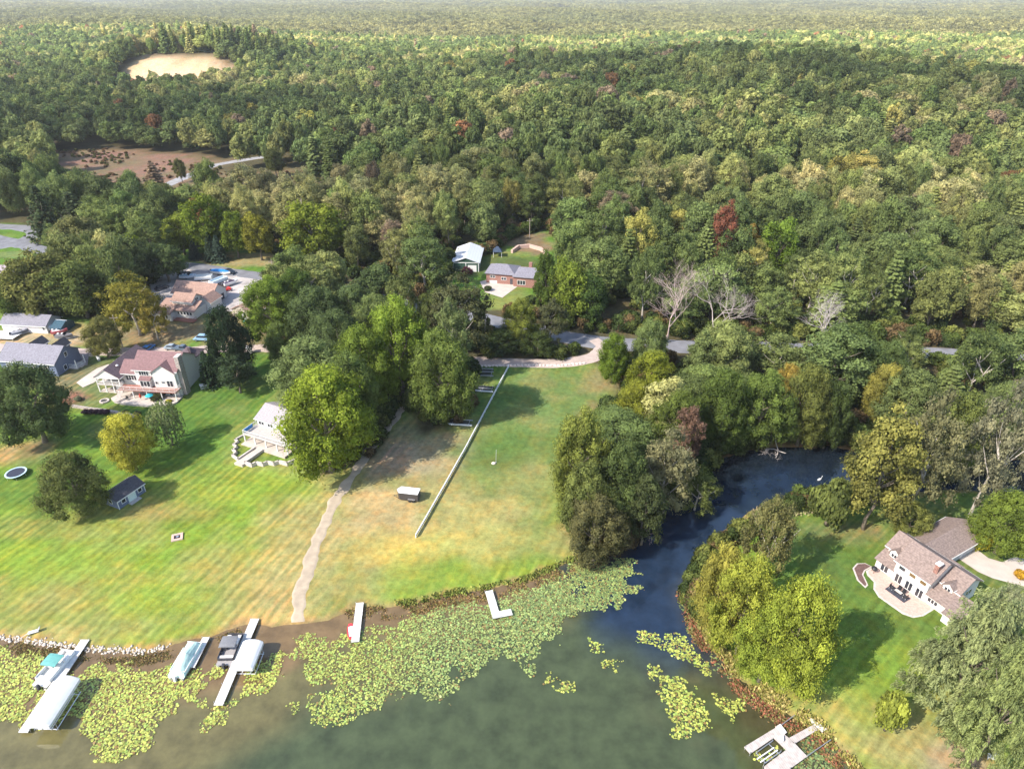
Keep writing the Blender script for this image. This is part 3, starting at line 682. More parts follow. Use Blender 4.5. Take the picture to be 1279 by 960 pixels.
# right property
lt(1105,505,660,84,'ash',(.2,.2,.06),'tall pale yellow-green tree between the inlet and the big white house')
lt(1158,500,650,80,'loose',(.17,.17,.09),'tall grey-green tree behind the big white house')
lt(1198,480,600,72,'oak',(.13,.16,.05),'light green tall tree beyond the creek at the right')
lt(1245,490,645,70,'loose',(.2,.2,.13),'tall silvery tree with a long leaning bare trunk right of the white house')
lt(1262,610,690,74,'oak',(.14,.19,.04),'green tree at the right edge above the concrete driveway')
lt(1140,625,672,50,'oak',(.18,.2,.06),'lower yellow-green tree at the left gable of the big white house')
lt(965,618,725,64,'loose',(.17,.17,.07),'dry open tree with bare limbs on the point south of the inlet')
lt(935,690,815,90,'oak',(.25,.28,.05),'yellow-green tree at the left of the shoreline clump on the right lawn')
lt(1000,712,858,98,'oak',(.26,.31,.05),'large yellow-lime tree at the right of the shoreline clump on the right lawn')
lt(905,672,790,66,'oak',(.27,.26,.06),'yellow tree at the water end of the shoreline clump')
lt(963,745,850,80,'oak',(.23,.29,.05),'lower lime tree in front of the shoreline clump')
lt(1042,600,656,50,'shrub',(.13,.16,.05),'low bushy tree on the creek bank above the striped lawn', name='small_tree')
lt(1224,728,892,138,'silver',(.21,.25,.12),'huge grey-green spiky-leaved tree in front of the big white house')
lt(1262,792,955,110,'silver',(.19,.235,.095),'huge grey-green spiky-leaved tree at the lower right edge')
lt(1253,722,812,66,'silver',(.24,.27,.16),'silvery green tree behind the two huge ones by the house corner')
lt(1115,868,912,36,'shrub',(.26,.3,.06),'small round light green bush alone on the right lawn', name='bush', cat='bush')
lt(1228,664,686,22,'shrub',(.4,.38,.04),'yellow bush by the garage corner of the big white house', name='bush', cat='bush')
LAND = len(TREES)
for t in TREES:
    if any(q in t['label'] for q in ('pale yellow tree in the wood','dark red tree standing','bright green tree right of the dark red','orange-tinged tree')): t['h'] *= 1.22; t['r'] *= 1.15
# dead trees
DEAD = [(838,335,428,64,'bare pinkish grey tree beside the road, leftmost of the dead trees',(.45,.34,.31)),(900,345,434,50,'bare grey tree beside the road, the middle one of the dead trees',(.38,.32,.29)),
        (1036,372,446,56,'bare whitish tree beside the road, rightmost of the dead trees',(.44,.38,.36))]

# shape classes for the random wood
def in_clear(x, y, margin=0.0):
    m = np.zeros(x.shape, bool)
    for k, pl in CLEARW.items(): m |= poly_sd(x, y, pl) > -margin*(k != 'meadow')
    return m
sp = 11.2
gx = np.arange(-1500, 1500, sp); gy = np.arange(120, 1500, sp)
GX, GY = np.meshgrid(gx, gy); GX = GX+(rng.random(GX.shape)-.5)*sp*.85; GY = GY+(rng.random(GX.shape)-.5)*sp*.85
GX = GX.ravel(); GY = GY.ravel()
k = (np.abs(GX) < GY*.78+50); GX, GY = GX[k], GY[k]
k = ~in_clear(GX, GY, 2.0) & (poly_sd(GX, GY, SHORE) < -2.5)
for ln, bf in ((ROAD, 9), (LOOP, 4.5), (SIDEROAD, 6), (BACKROAD, 8), (LANE, 4)): k &= line_d(GX, GY, ln) > bf
GX, GY = GX[k], GY[k]
# keep clear of the hand-placed trees
for t in TREES:
    k = (GX-t['x'])**2+(GY-t['y'])**2 > (min(t['r'], 9)*.8+1.5)**2; GX, GY = GX[k], GY[k]
deadpos = []
for (cx, top, base, w_, lb, col) in DEAD:
    bx = vp_base(cx, (top+base)/2, base); x, y, z = P(bx, base); deadpos.append((x, y))
    k = (GX-x)**2+((GY-y)*.6)**2 > 6**2; GX, GY = GX[k], GY[k]
GZ = terrain(GX, GY)
# colour, height, kind of each random tree
nA = fbm(GX/60, GY/60, 3); nB = rng.random(len(GX)); nC = fbm(GX/150+7, GY/150, 3)
pal = 1.36*np.array([(.098,.125,.05),(.092,.125,.045),(.118,.15,.052),(.148,.173,.062),(.18,.195,.074),(.212,.215,.09),(.25,.24,.115)])
q = np.clip((nA-.5)*2.2+.33+(nB-.5)*.9+(nC-.5)*1.0, 0, .999)*(len(pal)-1)
# the low wood along the road on the right is paler and drier
xr, yr, _ = P(1100, 420); rz_ = np.exp(-((GX-xr)/75)**2-((GY-yr)/38)**2); q = np.clip(q+rz_*1.8, 0, len(pal)-1.001)
xr, yr, _ = P(760, 330); q = np.clip(q+1.3*np.exp(-((GX-xr)/45)**2-((GY-yr)/50)**2), 0, len(pal)-1.001)
qi = q.astype(int); qf = (q-qi)[:, None]; TI = pal[qi]*(1-qf)+pal[np.minimum(qi+1, len(pal)-1)]*qf
sp_ = rng.random(len(GX)); TI = np.where((sp_ < .004)[:, None], np.array((.24,.13,.07)), TI); TI = np.where(((sp_ > .004) & (sp_ < .018))[:, None], np.array((.27,.25,.08)), TI); TI = np.where(((sp_ > .018) & (sp_ < .032))[:, None], np.array((.22,.17,.12)), TI)
TI = TI*(1+.75*sstep(420, 1250, GY))[:, None]*(.72+.56*rng.random((len(GX), 1)))*(1+.08*(rng.random((len(GX), 3))-.5))  # tints brighten with distance: sunlight on the far wood painted into the leaves
HH = 17+5*nC+9*(rng.random(len(GX))-.4); RR = 4.5+4.8*rng.random(len(GX))**1.7
dsh = -poly_sd(GX, GY, SHORE)
HH = HH*(.72+.28*sstep(2, 25, dsh)); HH = np.where(line_d(GX, GY, ROAD) < 14, HH*.9, HH)
rdist = line_d(GX, GY, ROAD); HH = np.where((rdist < 26) & (GX > 10) & (GX < 125) & (GY < 176), HH*(.5+.45*rdist/26), HH)
KI = rng.choice(7, len(GX), p=[.2,.19,.19,.17,.12,.09,.04])
KI = np.where((rz_ > .35) & (rng.random(len(GX)) < .45), 5, KI)
KI = np.where((GX > -370) & (GX < -250) & (GY > 770) & (GY < 900) & (rng.random(len(GX)) < .75), 6, KI); HH = np.where((KI == 6) & (GY > 700), HH*1.25, HH)
order = np.argsort(GX**2+GY**2)
NIND = 300-len(TREES)-len(DEAD)+2
KEY = ['oak0','oak1','oak2','oak3','ash0','loose0','spruce']
near, far = [], []
def visible(x, y): 
    dep = y*CP+(H-10)*SP; return abs(F*x/dep) < 640+35
for i in order:
    if len(near) < NIND and visible(GX[i], GY[i]): near.append(i)
    elif visible(GX[i]*.9, GY[i]): far.append(i)
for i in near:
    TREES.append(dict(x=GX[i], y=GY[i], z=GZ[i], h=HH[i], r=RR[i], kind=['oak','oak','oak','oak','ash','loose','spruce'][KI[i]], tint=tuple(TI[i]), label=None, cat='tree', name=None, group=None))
# willow prototype
def willow_mesh(name, seed):
    r = np.random.default_rng(seed); Pp, Nn, v = [], [], []
    for j in range(120):
        a = r.random()*6.28; R_ = 3.6*math.sqrt(r.random()); z0 = 6.2-.13*R_*R_; L_ = z0*(.45+.5*r.random())-.2; m_ = 36
        t = r.random(m_); rr = R_+.5*t
        Pp.append(np.stack([np.cos(a)*rr+r.normal(size=m_)*.12, np.sin(a)*rr+r.normal(size=m_)*.12, z0-t*L_], 1))
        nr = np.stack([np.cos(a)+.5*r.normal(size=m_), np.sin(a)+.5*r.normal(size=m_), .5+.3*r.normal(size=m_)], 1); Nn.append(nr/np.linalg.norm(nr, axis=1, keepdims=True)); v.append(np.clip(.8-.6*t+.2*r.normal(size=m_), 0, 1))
    V, Fc = leaf_quads(np.concatenate(Pp), np.concatenate(Nn), .34, r, aspect=.6)
    me = npmesh(name, V, Fc, {'v': ('FACE', 'FLOAT', np.concatenate(v))}); me.materials.append(LEAF); return me
PR['willow'] = (willow_mesh('crown', 5), 4.1, 6.4)

def project(x, y, z):
    dz = z-H; depth = y*CP-dz*SP; up = y*SP+dz*CP
    return 640+F*x/depth, 480-F*up/depth, depth
HUES = [('dark green', DK), ('dark green', (.045,.07,.028)), ('mid green', (.066,.095,.034)), ('olive green', (.1,.118,.044)), ('pale olive', (.145,.15,.05)), ('tan-green', (.19,.17,.07)), ('rusty brown', (.22,.1,.05)), ('golden yellow', (.3,.24,.06)), ('greyish tan', (.22,.17,.12))]
def hue(t): return min(HUES, key=lambda h: sum(((a-b)/(a+b+.02))**2 for a, b in zip(t, h[1])))[0]
# places one can find in the photograph, for telling the wood's trees apart
MARKS = [('the green metal garage', P(586,325)), ('the brick house', P(635,350)), ('the driveway loop', P(720,435)), ('the leftmost dead tree', P(838,428)), ('the middle dead tree', P(900,434)), ('the rightmost dead tree', P(1036,446)),
         ('the dark red tree', P(903,350)), ('the pale yellow tree', P(797,356)), ('the fallen branches in the inlet', P(962,560)), ('the right bend of the inlet', P(1060,572)), ('the tall silvery tree', P(1222,645)),
         ('the boat lot', P(280,335)), ('the brown meadow', P(150,215)), ('the point by the lily pads', P(745,690)), ('the creek at the right edge', P(1230,580)), ('the two pines at the left', P(75,303)), ('the tall pale yellow-green tree', P(1092,655))]
MARKPX = [(n, project(*p)[:2]) for n, p in MARKS]
def side(dx, dy):
    a = math.degrees(math.atan2(-dy, dx)) % 360
    return ['to the right of', 'up and right of', 'straight behind', 'up and left of', 'to the left of', 'down and left of', 'just in front of', 'down and right of'][int((a+22.5)//45) % 8]
ORD = ['nearest', 'second nearest', 'third nearest', 'fourth nearest', 'fifth nearest', 'sixth nearest', 'seventh nearest', 'eighth nearest', 'ninth nearest', 'tenth nearest']
def auto_labels(items):
    """items: dicts with px,py,word,kindword; gives each a label true of it alone"""
    used = set(); table = {}
    for m, (mn, (mx_, my_)) in enumerate(MARKPX):
        g = {}
        for i, t in enumerate(items):
            dx, dy = t['px']-mx_, (t['py']-my_)
            g.setdefault((t['word'], t['kw'], side(dx, dy)), []).append((math.hypot(dx, dy), i))
        for key, l in g.items():
            l.sort()
            for rk, (dd, i) in enumerate(l): table.setdefault(i, []).append((rk+dd/260, rk, key, mn, dd))
    for i, t in enumerate(items):
        if t.get('label'): used.add(t['label']); continue
        for sc, rk, key, mn, dd in sorted(table[i]):
            o = ORD[rk] if rk < len(ORD) else '%dth nearest' % (rk+1)
            lb = '%s %s %s %s %s' % (o, key[0], key[1], key[2], mn)
            if lb not in used: t['label'] = lb; used.add(lb); break
items = []
for t in TREES:
    px, py, dep = project(t['x'], t['y'], t['z']+t['h']*.6)
    t['px'], t['py'] = px, py; t['word'] = hue(t['tint']); t['kw'] = {'spruce': 'conifer', 'ash': 'slender tree', 'loose': 'open-crowned tree'}.get(t['kind'], 'round tree')
auto_labels(TREES)
NAMES = {'spruce': 'spruce_tree', 'pine': 'pine_tree'}
crown_key = {}
for n_, t in enumerate(TREES):
    k = t['kind']
    if k == 'oak' and t['y'] < 185: pk = 'fine%d' % (n_ % 2)
    elif k in ('oak',): pk = 'oak%d' % (n_ % 4)
    elif k in ('ash', 'loose'): pk = '%s%d' % (k, n_ % 2)
    else: pk = k
    me, pr, ph = PR[pk]
    wood = n_ >= LAND
    root = thing(t['name'] or NAMES.get(k, 'tree'), t['label'], t['cat'], (t['x'], t['y'], t['z']-.1), random.random()*6.28 if k != 'willow' else .3,
                 'trees of the wood around the inlet and road' if wood else 'trees round the houses and along the wood edge')
    if t['name'] in ('bush', 'small_tree'): root['group'] = 'bushes on the lawns'
    sr = t['r']/pr*1.02; sh = t['h']/ph
    c = link('crown', me, LEAF, root); c.scale = (sr*random.uniform(.94,1.06), sr*random.uniform(.94,1.06), sh); c['tint'] = [float(v) for v in t['tint']]
    if not wood and k in ('oak', 'loose', 'ash') and t['y'] < 200: c.location.z = -.09*t['h']; c.scale.z *= 1.08
    tk = {'oak': 'oak', 'ash': 'ash', 'loose': 'loose', 'silver': 'oak', 'shrub': 'pole', 'willow': 'pole', 'spruce': 'pole', 'pine': 'oak'}[k]
    th_ = {'oak': 15, 'ash': 18, 'loose': 16, 'pole': 14}[tk]
    tr = link('trunk', TR[tk], BARK, root); tr.scale = (sr*(.9 if tk != 'pole' else 1), sr*(.9 if tk != 'pole' else 1), t['h']/th_*(.93 if k != 'shrub' else .8))
# dead trees: trunk and bare crown of branches
for i, ((cx, top, base, w_, lb, col), (x, y)) in enumerate(zip(DEAD, deadpos)):
    z = h1(x, y); root = thing('dead_tree', lb, 'dead tree', (x, y, z), i*1.3, 'dead trees beside the road')
    m = mat('dead_bark', col, .95, var=.2, scale=1)
    dep = y*CP-(z-H)*SP; hh = (base-top)*dep/F/CP*1.02
    mb = branches(80+i, hh*1.0, 4.4, 6, .25, .27, 1.0)
    q = MB(); q.v = mb.v; q.f = mb.f; q.mi = [0]*len(mb.f)
    # first limb = trunk
    nt_ = 3*5; 
    tb = MB(); tb.tube([(0,0,-.4), (0,0,1.2), (.05,0,2.4)], [.42,.32,.26], 8); tb.build('trunk', m, root)
    o = q.build('crown', m, root); zs = max(v[2] for v in q.v); o.scale = (1.0, 1.0, hh/zs)
# two big downed limbs in the inlet
for (px, py, lb, rz_, s_, col) in [(982,566,'tangle of bare fallen branches at the far edge of the inlet',-1.7,.8,(.5,.44,.4)), (800,662,'reddish bare fallen branch at the mouth of the inlet',1.2,.5,(.45,.3,.29))]:
    x, y = P0(px, py); root = branches(90+int(px) % 7, 12, 7, 5, .22, .3, .3).build('fallen_branch', mat('driftwood', col, .95), None)
    root.location = (x, y, -.1); root.rotation_euler = (R(74), 0, rz_); root.scale = (s_, s_, s_); tag(root, lb, 'fallen branch', 'fallen branches in the inlet')

# ---------------------------------------------------------------- the far-off wood: one object, trees set by geometry nodes
def scatter(name, pts, kind, rot, scl, tint, protos, label_kind='stuff'):
    me = bpy.data.meshes.new(name); n = len(pts); me.vertices.add(n); me.vertices.foreach_set('co', np.asarray(pts, np.float32).ravel())
    for nm, ty, ar in (('k', 'INT', kind), ('rot', 'FLOAT', rot)):
        a = me.attributes.new(nm, ty, 'POINT'); a.data.foreach_set('value', np.asarray(ar, np.int32 if ty == 'INT' else np.float32))
    for nm, ar in (('scl', scl), ('tint', tint)):
        a = me.attributes.new(nm, 'FLOAT_VECTOR', 'POINT'); a.data.foreach_set('vector', np.asarray(ar, np.float32).ravel())
    o = link(name, me, LEAF); tag(o, kind=label_kind)
    ng = bpy.data.node_groups.new(name, 'GeometryNodeTree'); ng.interface.new_socket('Geometry', in_out='INPUT', socket_type='NodeSocketGeometry'); ng.interface.new_socket('Geometry', in_out='OUTPUT', socket_type='NodeSocketGeometry')
    N = ng.nodes; L = ng.links; gi = N.new('NodeGroupInput'); go = N.new('NodeGroupOutput'); jn = N.new('GeometryNodeJoinGeometry')
    def attr(nm, ty):
        a = N.new('GeometryNodeInputNamedAttribute'); a.data_type = ty; a.inputs['Name'].default_value = nm; return a.outputs[0]
    kk = attr('k', 'INT'); ro = attr('rot', 'FLOAT'); sc = attr('scl', 'FLOAT_VECTOR')
    cb = N.new('ShaderNodeCombineXYZ'); L.new(ro, cb.inputs[2])
    for i, pme in enumerate(protos):
        # the prototype mesh travels inside a hidden-from-nobody object: a real tree standing in the wood
        oi = N.new('GeometryNodeObjectInfo'); oi.inputs['Object'].default_value = pme; oi.inputs['As Instance'].default_value = True
        cp = N.new('FunctionNodeCompare'); cp.data_type = 'INT'; cp.operation = 'EQUAL'; cp.inputs[3].default_value = i; L.new(kk, cp.inputs[2])
        ip = N.new('GeometryNodeInstanceOnPoints'); L.new(gi.outputs[0], ip.inputs['Points']); L.new(cp.outputs[0], ip.inputs['Selection']); L.new(oi.outputs['Geometry'], ip.inputs['Instance'])
        L.new(cb.outputs[0], ip.inputs['Rotation']); L.new(sc, ip.inputs['Scale']); L.new(ip.outputs[0], jn.inputs[0])
    L.new(jn.outputs[0], go.inputs[0])
    md = o.modifiers.new('trees', 'NODES'); md.node_group = ng
    return o
fi = np.array(far); fd = GY[fi]
# prototypes for the scattering are objects never linked to the scene: only their copies appear
def proto(me):
    o = bpy.data.objects.new(me.name, me); return o
mid_pro = [proto(PR[k][0]) for k in KEY]
lo_pro = [proto(m[0]) for m in LO]
allp = mid_pro+lo_pro
hi = fd < 330
kin = np.where(hi, KI[fi], 7+KI[fi])
pr_ = np.array([PR[k][1:] for k in KEY]+[m[1:] for m in LO])
scl = np.stack([RR[fi]*1.1/pr_[kin, 0], RR[fi]*1.1/pr_[kin, 0], HH[fi]/pr_[kin, 1]], 1)
print('forest trees', len(fi), 'individual', len(TREES))
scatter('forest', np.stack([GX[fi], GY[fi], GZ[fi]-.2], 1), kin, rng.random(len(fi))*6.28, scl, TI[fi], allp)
# patches of canopy far out
def patch_mesh(seed, S=70, n=52):
    r = np.random.default_rng(seed); Vs, Fs, vs = [], [], []; off = 0
    for i in range(n):
        me, pr1, ph1 = LO[int(r.random()*6)]; nv = len(me.vertices); co = np.empty(nv*3, np.float32); me.vertices.foreach_get('co', co); co = co.reshape(-1, 4, 3)
        pick = r.permutation(len(co))[:240]; co = co[pick]
        ctr = co.mean(1, keepdims=True); co = ctr+(co-ctr)*2.1
        s_ = .75+.4*r.random(); a = r.random()*6.28; c_, s2 = math.cos(a), math.sin(a)
        gx_ = ((i % 8)+r.random())*S/8-S/2; gy_ = ((i//8)+r.random())*S/7-S/2
        q = co.reshape(-1, 3)*s_; q = np.stack([q[:, 0]*c_-q[:, 1]*s2+gx_, q[:, 0]*s2+q[:, 1]*c_+gy_, q[:, 2]+r.normal()*1.2], 1)
        Vs.append(q); tv = r.random(); vs.append(np.clip(tv*.75+.25*r.random(len(pick)), 0, 1))
    V = np.concatenate(Vs); me = npmesh('canopy', V, np.arange(len(V)).reshape(-1, 4), {'v': ('FACE', 'FLOAT', np.concatenate(vs))}); me.materials.append(LEAF2); return me
LEAF2 = leafmat('foliage_far', .55, .2)
pats = [proto(patch_mesh(200+i)) for i in range(4)]
ppx, ppy, pps = [], [], []
yy = 1500.0
while yy < 12500:
    s_ = 1.35 if yy < 4500 else 2.3
    st = 62*s_; hw = yy*.80+120
    for x in np.arange(-hw, hw, st): ppx.append(x+random.uniform(-8, 8)); ppy.append(yy+random.uniform(-8, 8)); pps.append(s_)
    yy += st
ppx = np.array(ppx); ppy = np.array(ppy); pps = np.array(pps)
op = (sstep(.72, .76, fbm(ppx/900+3, ppy/1500, 2))*sstep(3500, 5000, ppy)) < .5
ppx, ppy, pps = ppx[op], ppy[op], pps[op]
pz = terrain(ppx, ppy)
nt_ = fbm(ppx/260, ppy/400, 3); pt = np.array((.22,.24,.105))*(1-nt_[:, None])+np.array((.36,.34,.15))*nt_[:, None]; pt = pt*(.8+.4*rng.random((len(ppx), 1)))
scatter('far_forest', np.stack([ppx, ppy, pz-1], 1), rng.integers(0, 4, len(ppx)), rng.integers(0, 4, len(ppx))*1.5708, np.stack([pps, pps, 1+.25*(pps-1)], 1), pt, pats)
print('patches', len(ppx))
# ---------------------------------------------------------------- building kit (local frame: x along the front, y away, z up)
def M_(name, col, **k): return mat(name, col, **k)
white = bands(mat('white_siding', (.64,.62,.585), .6, var=.06), 2, .2, .8, .14)
whitep = mat('white_paint', (.7,.69,.67), .5, var=.06)
blues = bands(mat('blue_siding', (.13,.16,.24), .7, var=.08), 2, .2, .8, .12)
greym = mat('grey_trim', (.42,.42,.43), .6)
glass = mat('window_glass', (.03,.035,.045), .08, var=.3, spec=.9)
redroof = bands(mat('red_brown_shingles', (.2,.115,.115), .9, var=.25, scale=2.5), 2, .22, .82, .2)
darkroof = bands(mat('dark_plum_shingles', (.12,.085,.095), .9, var=.25, scale=2.5), 2, .22, .82, .2)
taupe = bands(mat('taupe_shingles', (.225,.17,.15), .9, var=.3, scale=3), 2, .2, .85, .2)
brownroof = bands(mat('brown_shingles', (.3,.19,.15), .9, var=.22, scale=2), 2, .2, .85, .2)
greyroof = bands(mat('grey_shingles', (.2,.19,.22), .9, var=.22, scale=2.5), 2, .2, .85, .2)
slate = bands(mat('charcoal_shingles', (.075,.07,.08), .9, var=.3, scale=3), 2, .2, .82, .2)
metalroof = bands(mat('pale_metal_roof', (.62,.64,.68), .45, var=.05), 0, .9, .82, .08)
greenm = bands(mat('green_steel', (.04,.085,.06), .5, var=.1), 0, .3, .8, .15)
brick = bands(mat('red_brick', (.3,.155,.125), .9, var=.35, scale=5), 2, .15, .8, .25)
stone = mat('field_stone', (.34,.29,.26), .95, var=.45, scale=3, bump=.5, bscale=5)
deckm = bands(mat('deck_boards', (.45,.4,.37), .8, var=.12, scale=2), 0, .15, .75, .12)
redwood = bands(mat('red_stained_boards', (.3,.13,.1), .8, var=.2), 0, .15, .8, .12)
pavers = mat('pink_pavers', (.52,.36,.3), .85, var=.14, scale=3)
sandst = mat('block_wall', (.5,.44,.4), .9, var=.2, scale=3)
mulch = mat('mulch', (.13,.075,.065), .95, var=.4, scale=5)
blackm = mat('black_plastic', (.025,.025,.03), .4, var=.2)
rubber = mat('rubber', (.02,.02,.02), .8)
alum = mat('aluminium', (.6,.6,.62), .35, .8, var=.05)

def wall_block(nm, root, x0, x1, y0, y1, z0, ze, m, ridge=None, axis='x', rp=None):
    """walls with gable ends under a ridge along `axis`"""
    b = MB()
    if ridge is None: b.box(x0, x1, y0, y1, z0, ze)
    elif axis == 'x':
        yc = (y0+y1)/2 if rp is None else rp
        pr = [(y0,z0),(y1,z0),(y1,ze),(yc,ridge),(y0,ze)]
        b.add([(x0,y,z) for y, z in pr]+[(x1,y,z) for y, z in pr], [(0,1,2,3,4),(9,8,7,6,5)]+[(i,(i+1)%5,5+(i+1)%5,5+i) for i in range(5)])
    else:
        xc = (x0+x1)/2 if rp is None else rp
        pr = [(x0,z0),(x1,z0),(x1,ze),(xc,ridge),(x0,ze)]
        b.add([(x,y0,z) for x, z in pr]+[(x,y1,z) for x, z in pr], [(0,1,2,3,4),(9,8,7,6,5)]+[(i,(i+1)%5,5+(i+1)%5,5+i) for i in range(5)])
    return b.build(nm, m, root)
def roof(root, x0, x1, y0, y1, ze, zr, m, axis='x', rp=None, ov=.45, t=.16, name='roof', up=.06, fascia=True):
    b = MB(); 
    if axis == 'x':
        yc = (y0+y1)/2 if rp is None else rp
        s0 = (zr-ze)/(yc-y0); s1 = (zr-ze)/(y1-yc); a, c = x0-ov*.8, x1+ov*.8
        za, zb = ze-ov*s0, ze-ov*s1
        pts = [(y0-ov,za),(yc,zr),(y1+ov,zb)]
        f = lambda x, q: (x, q[0], q[1]+up+t)
        b.slab([f(a,pts[0]), f(c,pts[0]), f(c,pts[1]), f(a,pts[1])], t); b.slab([f(a,pts[1]), f(c,pts[1]), f(c,pts[2]), f(a,pts[2])], t-.01)
    else:
        xc = (x0+x1)/2 if rp is None else rp
        s0 = (zr-ze)/(xc-x0); s1 = (zr-ze)/(x1-xc); a, c = y0-ov*.8, y1+ov*.8
        pts = [(x0-ov,ze-ov*s0),(xc,zr),(x1+ov,ze-ov*s1)]
        f = lambda y, q: (q[0], y, q[1]+up+t)
        b.slab([f(a,pts[0]), f(a,pts[1]), f(c,pts[1]), f(c,pts[0])], t); b.slab([f(a,pts[1]), f(a,pts[2]), f(c,pts[2]), f(c,pts[1])], t-.01)
    o = b.build(name, m, root)
    if fascia:
        g = MB()
        if axis == 'x':
            for q in (pts[0], pts[2]): g.box(a, c, q[0]-(.1 if q is pts[0] else -.01), q[0]+(.1 if q is pts[2] else -.01), q[1]+up-.06, q[1]+up+t*.7)
        else:
            for q in (pts[0], pts[2]): g.box(q[0]-(.1 if q is pts[0] else -.01), q[0]+(.1 if q is pts[2] else -.01), a, c, q[1]+up-.06, q[1]+up+t*.7)
        g.build('gutter', whitep, root)
    return o
def shed_roof(root, x0, x1, y0, y1, z0, z1, m, t=.15, ov=.35, name='roof'):
    s = (z1-z0)/(y1-y0); b = MB(); b.slab([(x0-ov,y0-ov,z0-ov*s+t),(x1+ov,y0-ov,z0-ov*s+t),(x1+ov,y1,z1+t),(x0-ov,y1,z1+t)], t); return b.build(name, m, root)
def hip_roof(root, x0, x1, y0, y1, ze, zr, m, ov=.5, inset=None, name='roof', leftgable=False):
    x0 -= ov; x1 += ov; y0 -= ov; y1 += ov; yc = (y0+y1)/2; i = inset if inset is not None else (y1-y0)/2
    b = MB(); a, c = (x0 if leftgable else x0+i, x1-i)
    t = .14; z = ze
    b.add([(x0,y0,z),(x1,y0,z),(x1,y1,z),(x0,y1,z),(x0,y0,z+t),(x1,y0,z+t),(x1,y1,z+t),(x0,y1,z+t),(a,yc,zr+t),(c,yc,zr+t)],
          [(0,3,2,1),(0,1,5,4),(1,2,6,5),(2,3,7,6),(3,0,4,7),(4,5,9,8),(5,6,9),(6,7,8,9),(7,4,8)])
    return b.build(name, m, root)
def win(root, c, w, h, face='S', n=1, fm=None, name='window', pm=None):
    """window with its frame; n panes side by side; the panes are one sub-part"""
    f = MB(); p = MB(); t = .09
    def bx(mb, u0, u1, v0, v1, d0, d1):
        x, y, z = c
        if face == 'S': mb.box(x+u0, x+u1, y-d1, y-d0, z+v0, z+v1)
        elif face == 'N': mb.box(x+u0, x+u1, y+d0, y+d1, z+v0, z+v1)
        elif face == 'E': mb.box(x+d0, x+d1, y+u0, y+u1, z+v0, z+v1)
        else: mb.box(x-d1, x-d0, y+u0, y+u1, z+v0, z+v1)
    bx(f, -w/2-t, w/2+t, -h/2-t, -h/2, -.05, .07); bx(f, -w/2-t, w/2+t, h/2, h/2+t, -.05, .07)
    bx(f, -w/2-t, -w/2, -h/2, h/2, -.05, .068); bx(f, w/2, w/2+t, -h/2, h/2, -.05, .068)
    for i in range(1, n): u = -w/2+w*i/n; bx(f, u-.05, u+.05, -h/2, h/2, -.05, .06)
    fo = f.build(name, fm or whitep, root)
    bx(p, -w/2, w/2, -h/2, h/2, -.03, .025); p.build('pane', pm or glass, fo); return fo
def door(root, c, w, h, face='S', m=None, name='door'):
    d = MB(); x, y, z = c
    def bx(mb, u0, u1, v0, v1, d0, d1):
        if face == 'S': mb.box(x+u0, x+u1, y-d1, y-d0, z+v0, z+v1)
        elif face == 'E': mb.box(x+d0, x+d1, y+u0, y+u1, z+v0, z+v1)
        elif face == 'W': mb.box(x-d1, x-d0, y+u0, y+u1, z+v0, z+v1)
        else: mb.box(x+u0, x+u1, y+d0, y+d1, z+v0, z+v1)
    bx(d, -w/2, w/2, 0, h, -.03, .04)
    for k in range(1, 4): bx(d, -w/2+.06, w/2-.06, h*k/4-.03, h*k/4+.03, .04, .055)
    return d.build(name, m or whitep, root)
def rail(root, pts, z, h=1.0, m=None, step=.28, name='railing'):
    b = MB()
    for (x0, y0), (x1, y1) in zip(pts[:-1], pts[1:]):
        L_ = math.hypot(x1-x0, y1-y0); n = max(1, int(L_/step))
        b.tube([(x0,y0,z+h),(x1,y1,z+h)], .05, 4); b.tube([(x0,y0,z+.12),(x1,y1,z+.12)], .035, 4)
        for i in range(n+1):
            t = i/n; r_ = .05 if i % 6 == 0 else .022; b.tube([(x0+(x1-x0)*t, y0+(y1-y0)*t, z), (x0+(x1-x0)*t, y0+(y1-y0)*t, z+h)], r_, 4)
    return b.build(name, m or whitep, root)
def posts(root, pts, z0, z1, r_=.09, m=None, name='post'):
    for x, y in pts: MB().box(x-r_, x+r_, y-r_, y+r_, z0, z1).build(name, m or whitep, root)
def at(px, py, dz=0): x, y, z = P(px, py); return (x, y, z+dz)

# ---- the big white house on the right
zz = lambda a, b_: (1000+a/4.584, 600+b_/4.584)
O = at(*zz(425,490)); TH = R(-60.75)
hs = thing('house', 'big white two-storey house with taupe roof and long patio on the right lawn', 'house', O, TH)
wall_block('wall', hs, 0, 3.3, 0, 2.3, -1, 1.95, white)
shed_roof(hs, 0, 3.1, 0, 2.45, 1.95, 3.2, taupe)
wall_block('wall', hs, 0, 3.3, 2.3, 7.6, -1, 4.1, white, 5.9, 'x', 4.9); roof(hs, 0, 3.0, 2.3, 7.6, 4.1, 5.9, taupe, 'x', 4.9)
wall_block('wall', hs, 1.0, 2.6, 1.55, 3.2, 2.4, 3.9, white, 4.6, 'y'); roof(hs, 1.0, 2.6, 1.55, 3.6, 3.9, 4.6, taupe, 'y', ov=.22, t=.1)
win(hs, (1.8,1.55,3.3), .9, .7, 'S', 2)
wall_block('wall', hs, 3.3, 9.3, -.15, 7.2, -1, 4.5, white, 6.9, 'x', 3.5); roof(hs, 3.3, 9.3, -.15, 7.2, 4.5, 6.9, taupe, 'x', 3.5)
gold = mat('gold_blind', (.17,.11,.05), .3)
for i, x in enumerate((4.5, 6.4, 8.3)):
    win(hs, (x,-.15,3.55), 1.05, .95, 'S', 1, pm=gold if i else glass); win(hs, (x,-.15,1.05), 1.15, 1.7, 'S', 2, name='patio_door')
